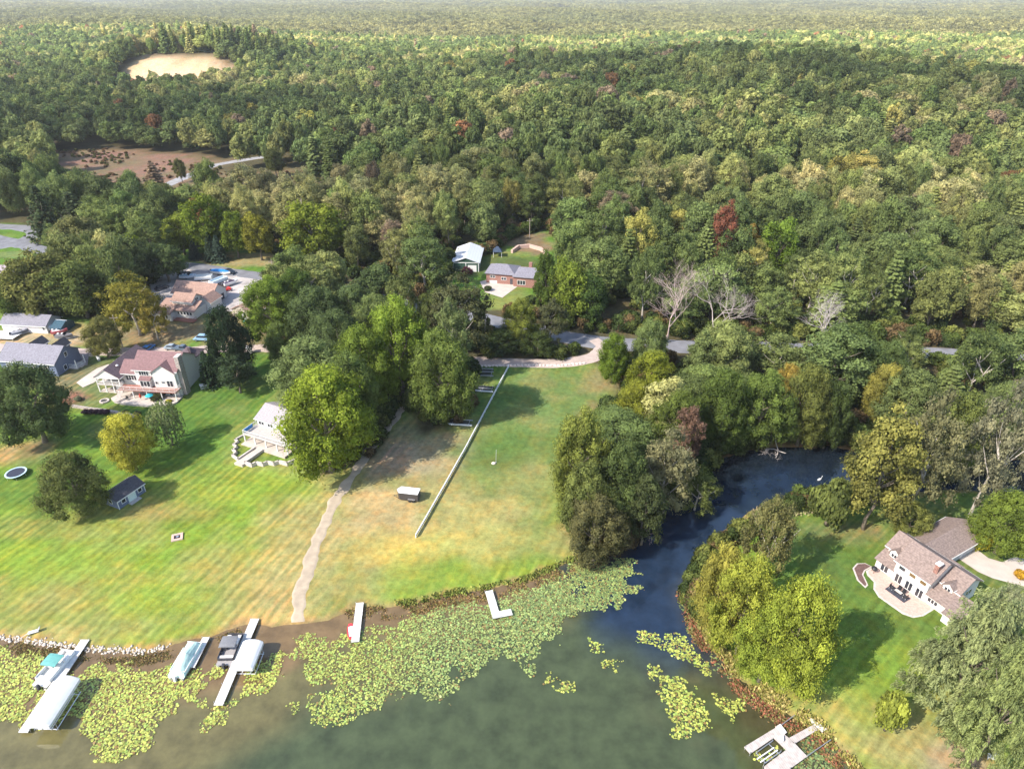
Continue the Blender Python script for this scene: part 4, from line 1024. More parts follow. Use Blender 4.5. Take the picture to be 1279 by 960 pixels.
win(hs, (1.7,0,1.0), 1.3, 1.4, 'S', 2, name='patio_door')
wall_block('wall', hs, 3.3, 9.2, 7.2, 10, -1, 2.6, white); 
wall_block('wall', hs, 0, 6.3, 7.6, 20.5, -1, 2.5, white, 4.4, 'y', 3.3); roof(hs, 0, 6.3, 7.6, 20.5, 2.5, 4.4, taupe, 'y', 3.3)
shed_roof(hs, 6.9, 9.1, 7.6, 9.9, 3.2, 3.0, taupe)
door(hs, (6.3,13.5,.0), 3.0, 2.1, 'E', greym, 'garage_door'); door(hs, (6.3,17.5,.0), 3.0, 2.1, 'E', greym, 'garage_door')
wall_block('wall', hs, 9.3, 13.2, 0, 3.0, -1, 1.95, white); shed_roof(hs, 9.6, 13.2, 0, 3.1, 1.95, 3.3, taupe)
wall_block('wall', hs, 9.3, 12.7, 3.0, 8.6, -1, 3.6, white, 5.4, 'x', 5.6); roof(hs, 9.7, 12.7, 3.0, 8.6, 3.6, 5.4, taupe, 'x', 5.6)
wall_block('wall', hs, 10.3, 11.9, 2.2, 4.0, 2.6, 3.8, white, 4.5, 'y'); roof(hs, 10.3, 11.9, 2.2, 4.4, 3.8, 4.5, taupe, 'y', ov=.22, t=.1)
win(hs, (11.1,2.2,3.3), .9, .65, 'S', 2); win(hs, (10.6,0,1.1), 1.6, .8, 'S', 3); win(hs, (12.7,6,2.2), 1.6, 1.0, 'E', 2)
wall_block('wall', hs, 13.2, 16.5, -1.5, 3.2, -1, 1.9, white); shed_roof(hs, 13.3, 16.5, -1.5, 3.2, 1.9, 3.2, taupe)
ch = MB().box(8.5, 9.15, 1.1, 2.0, 4.5, 7.35).build('chimney', brick, hs); MB().box(8.4, 9.25, 1.0, 2.1, 7.35, 7.55).build('chimney_cap', whitep, ch)
def flat(name, root, poly, z0, z1, m): return MB().prism(poly, z0, z1).build(name, m, root)
pt_ = thing('patio', 'pink paver patio along the front of the big white house', 'patio', O, TH)
flat('paving', pt_, [(.3,0),(.3,-2.2),(1.0,-2.8),(2.6,-3.2),(3.6,-4.7),(5,-5.5),(9.2,-5.3),(10.4,-4.6),(11,-3),(11,-.1),(9.3,-.1),(9.3,-.2),(3.25,-.2),(3.25,-.02)], -.6, .14, pavers)
flat('border', pt_, [(.0,-.1),(.0,-2.4),(.8,-3.1),(2.4,-3.5),(3.4,-5.0),(5,-5.85),(9.3,-5.65),(10.7,-4.8),(11.3,-3),(11.3,-.1)], -.7, .08, sandst)
bd = thing('planting_bed', 'mulched planting bed with pale edging at the corner of the pink patio', 'flower bed', O, TH)
flat('edging', bd, [(-.1,-.5),(-1.3,-.8),(-2.0,-2.2),(-1.6,-3.9),(.7,-5.7),(2.6,-6.0),(2.4,-5.0),(.4,-3.6),(-.1,-2.4)], -.6, .06, sandst)
flat('soil', bd, [(-.3,-.7),(-1.2,-1.0),(-1.75,-2.2),(-1.4,-3.7),(.8,-5.4),(2.3,-5.7),(2.1,-5.1),(.2,-3.8),(-.3,-2.5)], -.6, .12, mulch)
def local(root_loc, th, x, y, dz=0.0):
    c, s = math.cos(th), math.sin(th); X_, Y_ = root_loc[0]+x*c-y*s, root_loc[1]+x*s+y*c; return (X_, Y_, h1(X_, Y_)+dz)
gl = local(O, TH, .9, -1.6); gl = (gl[0], gl[1], O[2]+.14)
g = thing('grill', 'black covered kettle grill on the left end of the pink patio', 'grill', gl, 0)
MB().lathe([(.32,.55),(.5,.75),(.52,.95),(.35,1.2),(.08,1.32)], 14).build('bowl', blackm, g)
for k in range(3): a = k*2.09; MB().tube([(.25*math.cos(a),.25*math.sin(a),.6),(.42*math.cos(a),.42*math.sin(a),0)], .025, 5).build('leg', blackm, g)
# sunken lounge set: rug, table, chairs
sl = local(O, TH, 6.2, -2.4); sl = (sl[0], sl[1], O[2]+.14)
rg = MB().cbox((0,0,.015), (3.6,1.9,.03)).build('rug', mat('dark_rug', (.05,.05,.065), .9, var=.4, scale=3)); rg.location = sl; rg.rotation_euler = (0,0,TH); tag(rg, 'dark rectangular rug under the patio furniture', 'rug')
tb = thing('patio_table', 'low oblong table in the middle of the dark patio rug', 'table', (sl[0],sl[1],sl[2]+.03), TH)
MB().cbox((0,0,.5), (1.2,.6,.06)).build('table_top', mat('pale_top', (.5,.46,.42), .5), tb)
for sx_ in (-1,1):
    for sy_ in (-1,1): MB().cbox((sx_*.5,sy_*.22,.235), (.05,.05,.47)).build('leg', blackm, tb)
def chair_at(x, y, rz, lb, loc0, th, zb, m=blackm, grp='chairs on the pink patio'):
    c, s = math.cos(th), math.sin(th)
    t = thing('patio_chair', lb, 'chair', (loc0[0]+x*c-y*s, loc0[1]+x*s+y*c, zb), th+rz, grp)
    MB().cbox((0,0,.42), (.6,.6,.1)).build('seat', m, t); MB().cbox((0,.3,.72), (.6,.08,.55)).build('backrest', m, t)
    for a in (-1,1):
        for b_ in (-1,1): MB().cbox((a*.26,b_*.26,.185), (.05,.05,.37)).build('leg', greym, t)
    return t
for x, y, rz, lb in ((-1.25,0,math.pi/2,'dark patio chair at the upper-left end of the rug'),(1.25,0,-math.pi/2,'dark patio chair at the lower-right end of the rug'),(-.4,.68,0,'dark patio chair on the house side of the rug, left'),(.45,.68,0,'dark patio chair on the house side of the rug, right')):
    chair_at(x, y, rz, lb, sl, TH, sl[2]+.03)
rw = thing('retaining_wall', 'curved pale retaining wall at the left gable of the big white house', 'wall', O, TH)
pts = [(-.9,9.5),(-1.7,9.3),(-2.0,8.4),(-1.7,7.4),(-.6,6.6)]
for a, b_ in zip(pts[:-1], pts[1:]):
    L_ = math.hypot(b_[0]-a[0], b_[1]-a[1]); MB().cbox(((a[0]+b_[0])/2,(a[1]+b_[1])/2,.1), (L_+.1,.3,1.0), math.atan2(b_[1]-a[1], b_[0]-a[0])).build('wall_section', sandst, rw)

# ---- the red-roofed white house at the left
A_ = lambda a, b_: (100+a/7.994, 420+b_/7.994)
OA = at(*A_(185,560)); TA = R(-6)
ha = thing('house', 'white two-storey house with plum-red roofs, stone chimney and raised deck on the left', 'house', OA, TA)
wall_block('wall', ha, 0.6, 6.4, 3.4, 14, -1, 4.3, white, 6.4, 'y', 3.2)
MB().add([(.2,.3,4.3),(6.6,.3,4.3),(3.3,.3,6.4),(.2,.5,4.3),(6.6,.5,4.3),(3.3,.5,6.4)], [(0,1,2),(5,4,3),(0,3,4,1),(1,4,5,2),(2,5,3,0)]).build('gable', white, ha)
roof(ha, .3, 6.6, .4, 14, 4.4, 6.5, darkroof, 'y', 3.3, ov=.4)
MB().box(.2, 6.6, .2, 3.4, 2.1, 2.3).build('porch_floor', deckm, ha); MB().box(.2, 6.6, .2, .35, 4.05, 4.35).build('porch_beam', whitep, ha)
posts(ha, [(.35,.4),(2.3,.4),(4.4,.4),(6.4,.4)], -1, 4.2, .11); rail(ha, [(.35,.3),(6.4,.3)], 2.3)
wall_block('wall', ha, 6.4, 10.8, 2.2, 9, -1, 5.0, white, 7.0, 'x', 5.2); roof(ha, 6.2, 10.9, 2.2, 9, 5.0, 7.0, redroof, 'x', 5.2)
win(ha, (8.6,2.2,3.6), 2.8, 1.3, 'S', 4); win(ha, (8.6,2.2,.9), 2.4, 1.5, 'S', 3)
wall_block('wall', ha, 10.8, 22, 1.0, 10, -1, 7.0, white, 9.9, 'x', 5.0); roof(ha, 10.8, 22, 1.0, 10, 7.0, 9.9, redroof, 'x', 5.0, ov=.5)
wall_block('wall', ha, 15.8, 21.6, .4, 2.2, -1, 6.6, white, 8.6, 'y'); roof(ha, 15.8, 21.6, .4, 3.6, 6.6, 8.6, redroof, 'y', ov=.4)
win(ha, (13.2,1.0,5.8), 2.4, 1.15, 'S', 4); win(ha, (15.4,1.0,5.7), .5, .8, 'S', 1)
bay = MB().box(12.2, 15.0, -.1, 1.0, 2.4, 4.3).build('bay', white, ha); shed_roof(ha, 12.3, 14.9, 0, 1.0, 4.35, 4.9, redroof, ov=.25)
win(ha, (12.8,-.1,3.4), .75, 1.5, 'S', 1); win(ha, (13.65,-.1,3.4), .7, 1.3, 'S', 1); win(ha, (14.5,-.1,3.4), .75, 1.5, 'S', 1)
win(ha, (16.4,.4,3.6), .6, .7, 'S', 1); win(ha, (18.2,.4,3.8), .9, .5, 'S', 1); win(ha, (19.9,.4,3.5), 1.5, 1.6, 'S', 2); win(ha, (21.6,1.3,3.7), 1.0, 1.6, 'E', 1)
for x in (11.9, 14.2, 17.2, 19.9): win(ha, (x, 1.0 if x < 15.5 else .4, .95), 1.7, 1.5, 'S', 2, name='patio_door')
ch = MB().box(22.0, 23.0, 1.4, 3.2, -1, 10.4).build('chimney', stone, ha); MB().box(21.95, 23.1, 1.3, 3.3, 10.4, 10.6).build('chimney_cap', sandst, ch)
wall_block('wall', ha, 16.5, 21, 10, 15.5, -1, 5.4, white); hip_roof(ha, 16.5, 21, 10, 15.5, 5.4, 7.4, darkroof)
dk = MB().box(7, 22.2, -1.8, .95, 2.1, 2.3).build('deck', redwood, ha)
rail(ha, [(7,.9),(7,-1.75),(22.1,-1.75),(22.1,.8)], 2.3); posts(ha, [(7.1,-1.7),(10.8,-1.7),(14.5,-1.7),(18.3,-1.7),(22,-1.7)], -1, 2.1)
b = MB(); 
for k in range(9): b.box(7.3+.0, 8.5, -2.1-.3*k, -1.8-.3*k, 2.05-.25*k, 2.13-.25*k)
b.build('stairs', deckm, ha)
MB().lathe([(.35,0),(.35,.08),(.12,.3)], 10, (4.8,3.4,6.2)).build('roof_vent', whitep, ha)
pa = thing('patio', 'pale concrete patio with rounded end below the deck of the red-roofed white house', 'patio', OA, TA)
flat('paving', pa, [(5.5,-.6),(5.0,-2.4),(6.5,-3.6),(9,-4.4),(16,-4.9),(17.5,-4.2),(21.6,-3.8),(22.4,-2.4),(22.4,.3),(6.5,2.1)], -.8, .13, conc)
flat('paving', pa, [(.3,.3),(.3,3.3),(6.3,3.3),(6.3,.3)], -.8, .13, conc)
umb = local(OA, TA, 15.4, -2.8)
for x, col, lb in ((13.2,(.5,.08,.05),'red patio umbrella closed below the deck'),(15.6,(.02,.35,.4),'turquoise patio umbrella below the deck')):
    p_ = local(OA, TA, x, -2.6); u = thing('patio_umbrella', lb, 'umbrella', (p_[0], p_[1], OA[2]+.13), TA, 'umbrellas below the deck')
    MB().tube([(0,0,0),(0,0,2.0)], .03, 6).build('pole', greym, u); MB().lathe([(1.0,1.45),(.98,1.5),(.5,1.8),(.05,2.05)] if x > 14 else [(.12,.7),(.3,.95),(.28,1.4),(.05,2.0)], 8).build('canopy', mat('fabric', col, .8), u)
for x, m_, lb in ((9.6,blackm,'dark patio chair under the deck of the red-roofed house, left'),(17.4,blackm,'dark patio chair under the deck of the red-roofed house, right')):
    chair_at(x, -2.9, 0, lb, OA, TA, OA[2]+.13, m_, 'chairs under the deck')
fr = lambda s: [(s*math.cos(k*.5236), s*math.sin(k*.5236)) for k in range(12)]
def firering(px, py, lb, r1, r2):
    t = thing('fire_pit', lb, 'fire pit', at(px, py), 0)
    b = MB()
    for k in range(12):
        a = k*.5236; b.cbox((r1*math.cos(a), r1*math.sin(a), .12), (.35,.5*r1,.3), a)
    b.build('stone_ring', sandst, t); MB().lathe([(r2,0),(r2,.06),(0.01,.1)], 12).build('ashes', mat('ash', (.06,.055,.05), 1), t)
firering(131, 501, 'round stone fire pit on the lawn below the red-roofed white house', .95, .75)
t = thing('retaining_wall', 'low stone retaining wall with dark shrubs below the red-roofed white house', 'wall', (0,0,0))
wl = [P(92,508), P(110,511), P(135,514), P(158,518), P(170,521)]
for a, b_ in zip(wl[:-1], wl[1:]):
    MB().cbox(((a[0]+b_[0])/2,(a[1]+b_[1])/2,(a[2]+b_[2])/2), (math.hypot(b_[0]-a[0], b_[1]-a[1])+.2,.6,1.1), math.atan2(b_[1]-a[1], b_[0]-a[0])).build('wall_section', stone, t)
SHR = []
def bush(px, py, s, tint, lb, grp='small bushes', name='bush', sz=1.0):
    x, y, z = P(px, py); t = thing(name, lb, 'bush', (x, y, z-.1), random.random()*6, grp)
    c = link('crown', PR['shrub'][0], LEAF, t); c.scale = (s/2.2, s/2.2, s/2.2*sz); c['tint'] = list(tint)
    q = link('trunk', TR['pole'], BARK, t); q.scale = (.3*s, .3*s, .08*s)
for i, px in enumerate((108, 114.5, 121, 127.5, 134)): bush(px, 516, .85, (.09,.06,.085), ['leftmost','second','middle','fourth','rightmost'][i]+' of five small purplish bushes in front of the low stone wall')
for i, (px, py, s, tn, lb) in enumerate([(197,500,1.5,(.11,.12,.05),'round green bush at the edge of the concrete patio of the red-roofed house'),(212,503,.8,(.4,.38,.04),'small yellow bush beside the round green one at the concrete patio'),(99,500,.9,(.2,.22,.15),'pale tufted plant at the end of the low stone wall'),
    (157,516,.7,(.16,.18,.1),'thin upright shrub at the right end of the low stone wall'),(172,518,.8,(.16,.18,.1),'thin upright shrub right of the low stone wall end'),
    (610,363,1.3,(.07,.09,.04),'dark bush at the brick house entrance walk'),(583,343,2.0,(.16,.05,.07),'purple-leaved bush in front of the green metal garage'),
    (1275,722,1.2,(.5,.3,.04),'orange bush at the lower edge of the concrete driveway'),(1180,668,1.2,(.4,.38,.05),'small golden bush behind the big white house')]): bush(px, py, s, tn, lb)

# ---- blue house with grey roof at the left edge
OC = at(-60, 470); xr, yr = P0(50, 452, OC[2]+4)
gC = P(74, 470); TC = R(-8)
OC = (gC[0]-16*math.cos(TC), gC[1]-16*math.sin(TC), gC[2])
hc = thing('house', 'blue-grey sided house with grey gabled roof and two dormers at the left edge', 'house', OC, TC)
wall_block('wall', hc, 0, 16, 0, 9, -1, 3.8, blues, 6.6, 'x'); roof(hc, 0, 16, 0, 9, 3.8, 6.6, greyroof, 'x', ov=.5)
for x in (6.5, 13.0):
    wall_block('wall', hc, x-1.3, x+1.3, 6.5, 8.6, 4, 5.4, blues, 6.6, 'y'); roof(hc, x-1.3, x+1.3, 4.6, 8.8, 5.5, 6.8, slate, 'y', ov=.3)
win(hc, (16,4.5,4.3), .9, 1.2, 'E', 1); win(hc, (16,3,1.2), 1.0, 1.2, 'E', 1)
for x in (2.5, 6, 9.5, 13): win(hc, (x,0,2.0), 1.4, 1.2, 'S', 2)
MB().box(16, 18.5, 4, 7.5, -.8, .5).build('porch', deckm, hc); rail(hc, [(16.2,4.05),(18.45,4.05),(18.45,7.4)], .5); posts(hc, [(18.35,4.1),(18.35,7.3)], .5, 2.8); 
b = MB()
for k in range(5): b.box(18.5+.4*k, 18.9+.4*k, 5, 7, -.8, .35-.18*k)
b.build('stairs', sandst, hc)
# ---- long white garage
OD = at(5, 413); TD = R(-7)
hd = thing('garage', 'long white garage with grey roof and a row of doors at the far left', 'garage', OD, TD)
wall_block('wall', hd, 0, 14.2, 0, 6.2, -1, 2.4, white, 4.3, 'x'); roof(hd, 0, 14.2, 0, 6.2, 2.4, 4.3, greyroof, 'x')
for k in range(4): door(hd, (1.9+2.9*k, 0, 0), 2.3, 2.0, 'S', mat('pale_door', (.66,.6,.6), .6), 'garage_door')
win(hd, (13.2,0,1.4), .8, .8, 'S', 1)
# ---- brown-roofed rambling house beside the boat lot
OE = at(197, 399); TE = R(-13)
he = thing('house', 'rambling white house with several brown roofs beside the boat lot', 'house', OE, TE)
wall_block('wall', he, 0, 5.2, 0, 12.4, -1, 2.3, white); 
wall_block('wall', he, 5.2, 11.3, 2.2, 12.4, -1, 2.8, white)
b = MB(); b.slab([(-.5,-.5,2.35),(5.25,-.5,2.35),(5.25,6.5,4.5),(-.5,6.5,4.5)], .16); b.build('roof', brownroof, he)
b = MB(); b.slab([(5.3,1.7,2.85),(12,1.7,2.85),(12,6.5,4.6),(5.3,6.5,4.6)], .16); b.build('roof', brownroof, he)
for i in range(5): win(he, (6.2+1.05*i, 2.2, 1.9), .65, .9, 'S', 1)
win(he, (2.7,0,1.3), 2.6, .8, 'S', 3)
MB().box(5.4, 12.2, .2, 2.15, .1, .4).build('deck', redwood, he); rail(he, [(5.5,.3),(12.1,.3),(12.1,2.1)], .4, .8, redwood); posts(he, [(5.6,.4),(9,.4),(12,.4)], -1, .1, m=redwood)
wall_block('wall', he, 3.2, 9.9, 4.2, 9.4, 2.5, 4.8, white, 6.4, 'x'); roof(he, 3.2, 9.9, 4.2, 9.4, 4.8, 6.4, brownroof, 'x', ov=.4); win(he, (9.9,6.8,4.9), 1.3, .8, 'E', 2)
wall_block('wall', he, 8.4, 13.0, 8.6, 14, -1, 3.2, white, 4.7, 'y'); roof(he, 8.4, 13.0, 8.6, 14, 3.2, 4.7, brownroof, 'y', ov=.4)
wall_block('wall', he, -3.2, 10.8, 12.6, 20, -1, 3.5, white, 6.0, 'x'); roof(he, -3.2, 10.8, 12.6, 20, 3.5, 6.0, brownroof, 'x', ov=.5)
MB().lathe([(.15,0),(.15,.5)], 8, (-1.5,14,4.4)).build('roof_vent', slate, he)
door(he, (10.8,17,0), 3, 2.4, 'E', slate, 'garage_door')
# ---- brown-roofed garage right of it
OH = at(292, 396); TH2 = R(-28)
hg = thing('garage', 'small tan garage with brown roof half hidden by the bright green tree at the lot', 'garage', OH, TH2)
tan = bands(mat('tan_siding', (.4,.34,.28), .7), 2, .2, .85, .12)
wall_block('wall', hg, 0, 8, 0, 9, -1, 2.7, tan, 4.6, 'y'); roof(hg, 0, 8, 0, 9, 2.7, 4.6, brownroof, 'y'); door(hg, (4,0,0), 3, 2.1, 'S', whitep, 'garage_door'); win(hg, (8,4,1.6), 1, .9, 'E', 2)
# ---- house roof at the far left edge
OF = at(-40, 352)
hf = thing('house', 'low house with pinkish grey roof cut by the left edge above the white garage', 'house', OF, R(-6))
pinkroof = bands(mat('pink_grey_shingles', (.3,.25,.26), .9, var=.2, scale=2), 2, .2, .85, .2)
wall_block('wall', hf, 0, 17, 0, 9, -1, 2.6, brick, 4.6, 'x'); roof(hf, 0, 17, 0, 9, 2.6, 4.6, pinkroof, 'x'); MB().box(15.5, 16.4, 6.0, 6.9, 3, 6.0).build('chimney', sandst, hf)
for x in (3, 8, 13): win(hf, (x,0,1.5), 1.6, 1.0, 'S', 2)
# ---- green metal garage
OG = at(567, 339); TG = R(-3)
hm_ = thing('garage', 'green metal garage with pale roof in the clearing', 'garage', OG, TG)
wall_block('wall', hm_, 0, 8.8, 0, 16, -1, 3.4, greenm, 5.0, 'y'); roof(hm_, 0, 8.8, 0, 16, 3.4, 5.0, metalroof, 'y', ov=.5)
b = MB()
for x in (0, 4.4, 8.8): b.box(x-.12, x+.12, -.06, .04, -.5, 3.3)
b.box(0, 8.8, -.07, .03, 3.15, 3.4); b.build('trim', whitep, hm_)
door(hm_, (6.6,0,0), 3.0, 2.4, 'S', whitep, 'garage_door'); door(hm_, (2.2,0,0), 3.0, 2.4, 'S', greenm, 'garage_door'); door(hm_, (8.8,4,0), .9, 2.0, 'E', whitep)
# ---- brick ranch house
OB = at(608, 353); TB = R(-12)
hb = thing('house', 'red brick ranch house with grey hipped roof and white garage door', 'house', OB, TB)
wall_block('wall', hb, 0, 14.5, 0, 8.5, -1.5, 3.4, brick); hip_roof(hb, 0, 9.5, 0, 8.5, 3.4, 5.4, greyroof, inset=3.6)
wall_block('wall', hb, 9.5, 19, -1.2, 7.5, -1.5, 3.3, brick); hip_roof(hb, 9.7, 19, -1.2, 7.5, 3.35, 5.2, greyroof, inset=3.4)
MB().box(13.5, 14.6, 5, 6, 4, 6.2).build('chimney', brick, hb)
door(hb, (2.4,0,-.9), 2.6, 1.9, 'S', whitep, 'garage_door'); win(hb, (2.2,0,2.4), 1.6, .7, 'S', 2); win(hb, (6.0,0,1.9), 1.6, .9, 'S', 2); win(hb, (12.2,-1.2,1.5), 2.6, 1.4, 'S', 3); door(hb, (8.6,0,0), .9, 2.1, 'S', slate)
t = thing('canopy_tent', 'small dark blue pointed shelter behind the brick house', 'shelter', at(622,320), 0)
for a in (-1,1):
    for b_ in (-1,1): MB().box(a*1.5-.05, a*1.5+.05, b_*1.5-.05, b_*1.5+.05, 0, 2.1).build('post', whitep, t)
MB().add([(-1.7,-1.7,2.1),(1.7,-1.7,2.1),(1.7,1.7,2.1),(-1.7,1.7,2.1),(-.3,0,3.8),(.3,0,3.8)], [(0,1,5,4),(1,2,5),(2,3,4,5),(3,0,4),(3,2,1,0)]).build('roof', mat('navy', (.03,.05,.09), .7), t)
t = thing('retaining_wall', 'pinkish stone retaining wall on the slope behind the brick house', 'wall', (0,0,0))
wl = [P(640,316), P(648,310), P(662,309), P(676,313), P(684,322)]
for a, b_ in zip(wl[:-1], wl[1:]): MB().cbox(((a[0]+b_[0])/2,(a[1]+b_[1])/2,(a[2]+b_[2])/2+.5), (math.hypot(b_[0]-a[0], b_[1]-a[1])+.3,.8,1.5), math.atan2(b_[1]-a[1], b_[0]-a[0])).build('wall_section', pavers, t)
# ---- lakeside cottage with deck and stepped block walls
OK_ = at(306, 551); TK = R(-25)
hk = thing('cottage', 'lakeside cottage with white railed deck under the big bright tree', 'cottage', OK_, TK)
cot = bands(mat('pale_siding', (.62,.64,.66), .7), 2, .2, .85, .12)
wall_block('wall', hk, 0.3, 12.5, 4.4, 12, -1, 3.9, cot, 5.6, 'x'); roof(hk, .3, 12.5, 4.4, 12, 3.9, 5.6, bands(mat('pale_grey_shingles', (.33,.3,.31), .9, var=.2), 2, .2, .85, .2), 'x')
MB().box(0, 12.8, 0, 4.35, 1.9, 2.1).build('deck', deckm, hk); rail(hk, [(.05,4.3),(.05,.05),(12.75,.05),(12.75,4.3)], 2.1, .95)
posts(hk, [(.15,.15),(3.2,.15),(6.4,.15),(9.6,.15),(12.6,.15)], -.6, 1.9, .11)
for x in (1.6, 4.2, 7.0, 10.2): win(hk, (x,4.4,3.0), 1.5, 1.2, 'S', 2)
for x in (2.4, 6.4, 10.2): win(hk, (x,4.4,.95), 1.9, 1.4, 'S', 2, name='patio_door')
tp = MB().cbox((.3,1.6,2.75), (.1,2.6,.85)).build('banner', mat('blue_cloth', (.05,.22,.5), .7), hk)
pk = thing('patio', 'pale paved terrace and walk below the lakeside cottage deck', 'patio', OK_, TK)
flat('paving', pk, [(.2,-1.3),(.2,4.3),(12.6,4.3),(12.6,-1.0)], -.6, .12, conc); flat('walk', pk, [(4.6,-1.25),(6.4,-1.2),(6.2,-7.2),(4.0,-7.3)], -.7, .09, conc)
rt = thing('retaining_wall', 'stepped zigzag block walls round the cottage terrace', 'wall', OK_, TK)
zig = [(-1.6,2.8),(-2.2,-.6),(-1.0,-.9),(-1.2,-2.2),(0.3,-2.6),(0.2,-3.8),(1.7,-4.2),(1.7,-5.4),(3.9,-6.0),(4.1,-1.2)]
zig2 = [(6.4,-1.2),(6.2,-6.3),(8.0,-6.2),(8.3,-5.2),(10.0,-5.0),(10.4,-4.0),(12.0,-3.8),(12.5,-2.8),(14.6,-2.6),(15.4,-.8)]
for zg in (zig, zig2):
    for a, b_ in zip(zg[:-1], zg[1:]): MB().cbox(((a[0]+b_[0])/2,(a[1]+b_[1])/2,-.05), (math.hypot(b_[0]-a[0], b_[1]-a[1])+.32,.34,.95), math.atan2(b_[1]-a[1], b_[0]-a[0])).build('wall_section', sandst, rt)
# ---- lakeside shed
a = P(150, 636); b_ = P(182, 614); TS = math.atan2(b_[1]-a[1], b_[0]-a[0])
hs2 = thing('shed', 'small dark blue shed with charcoal roof and white trim on the left lawn', 'shed', a, TS)
wall_block('wall', hs2, 0, 6.2, 0, 4.2, -.6, 2.1, blues, 3.3, 'x'); roof(hs2, 0, 6.2, 0, 4.2, 2.1, 3.3, slate, 'x', ov=.3)
door(hs2, (3.2,0,0), 1.8, 1.9, 'S', mat('pale_green_door', (.6,.7,.66), .5)); win(hs2, (1.3,0,1.25), .8, .8, 'S', 1); win(hs2, (5.1,0,1.25), .8, .8, 'S', 1); win(hs2, (0,2.1,1.3), .8, .8, 'W', 1)
b = MB()
for x in (0, 6.2): b.box(x-.06, x+.06, -.06, .02, -.3, 2.1)
b.build('trim', whitep, hs2); MB().box(2.0, 4.4, -1.1, -.06, -.5, .1).build('ramp', deckm, hs2)
# ---- trampoline
t = thing('trampoline', 'round trampoline with dark mat and pale blue rim on the left lawn', 'trampoline', at(22, 594), 0)
rim = MB(); n = 28
rim.loft([[(r_*math.cos(k*2*math.pi/n), r_*math.sin(k*2*math.pi/n), z_) for k in range(n)] for r_, z_ in ((1.72,.86),(1.72,.92),(2.05,.92),(2.05,.86),(1.72,.86))], cap=False); rim.build('rim', mat('rim_blue', (.45,.6,.68), .5), t)
MB().lathe([(1.72,.86),(1.72,.88),(.01,.86)], 28).build('jumping_mat', mat('mat_dark', (.03,.035,.06), .7), t)
for k in range(6): q = k*1.0472; MB().tube([(1.9*math.cos(q),1.9*math.sin(q),.86),(1.95*math.cos(q),1.95*math.sin(q),0)], .03, 5).build('leg', alum, t)
# ---- square fire pit on the lawn
t = thing('fire_pit', 'square stone-edged fire pit on the open left lawn', 'fire pit', at(222, 671), R(20))
b = MB()
for x, y, w_, d_ in ((0,-.75,2.0,.45),(0,.75,2.0,.45),(-.78,0,.45,1.05),(.78,0,.45,1.05)): b.cbox((x,y,.08), (w_,d_,.3))
b.build('stone_border', pavers, t); MB().cbox((0,0,.04), (1.1,1.05,.1)).build('ashes', mat('ash2', (.05,.04,.05), 1), t); MB().lathe([(.2,.1),(.25,.35),(.22,.36)], 10, (.1,-.05,0)).build('bowl', alum, t)

# ---- white board fence
fs = P(520, 671); fe = P(636, 459); n = 34; t = thing('fence', 'long straight low white fence across the centre field', 'fence', (0,0,0))
pts = [(fs[0]+(fe[0]-fs[0])*i/n, fs[1]+(fe[1]-fs[1])*i/n) for i in range(n+1)]; pz_ = [h1(*p) for p in pts]; ang = math.atan2(fe[1]-fs[1], fe[0]-fs[0])
b = MB()
for i in range(n):
    (x0,y0),(x1,y1) = pts[i], pts[i+1]
    for zc, hh, wd in ((.78,.09,.2),(.42,.5,.06)):
        nx_, ny_ = -math.sin(ang)*wd/2, math.cos(ang)*wd/2
        q = [(x0+nx_,y0+ny_),(x1+nx_,y1+ny_),(x1-nx_,y1-ny_),(x0-nx_,y0-ny_)]; zs = [pz_[i],pz_[i+1],pz_[i+1],pz_[i]]
        b.add([(x,y,z+zc-hh/2) for (x,y),z in zip(q,zs)]+[(x,y,z+zc+hh/2) for (x,y),z in zip(q,zs)], [(0,3,2,1),(4,5,6,7),(0,1,5,4),(1,2,6,5),(2,3,7,6),(3,0,4,7)])
b.build('rail', whitep, t)
for (x, y), z in zip(pts, pz_): MB().cbox((x,y,z+.36), (.14,.14,.92), ang).build('post', whitep, t)
# ---- row of pale stones by the driveway
t0 = None
for i in range(30):
    px = 598+132*i/29; py = 457.5-1.2*math.sin(i*.1)-(3.5 if px > 700 else 0)*(px-700)/30; x, y, z = P(px, py)
    r = np.random.default_rng(300+i); bm = bmesh.new(); bmesh.ops.create_icosphere(bm, subdivisions=1, radius=.5)
    for v in bm.verts: v.co = Vector((v.co.x*(1.1+.5*r.random()), v.co.y*(.8+.3*r.random()), v.co.z*.7))*(1+.2*(r.random()-.5))
    me = bpy.data.meshes.new('boulder'); bm.to_mesh(me); bm.free()
    if i == 0: bould = mat('pale_boulder', (.6,.5,.44), .9, var=.2, scale=2)
    o = link('boulder', me, bould); o.location = (x, y, z+.1); o.rotation_euler = (0,0,r.random()*3); o.scale = (.9,.9,.9); tag(o, 'pale boulder in the row edging the field below the pinkish driveway', 'boulder', 'row of boulders along the driveway')

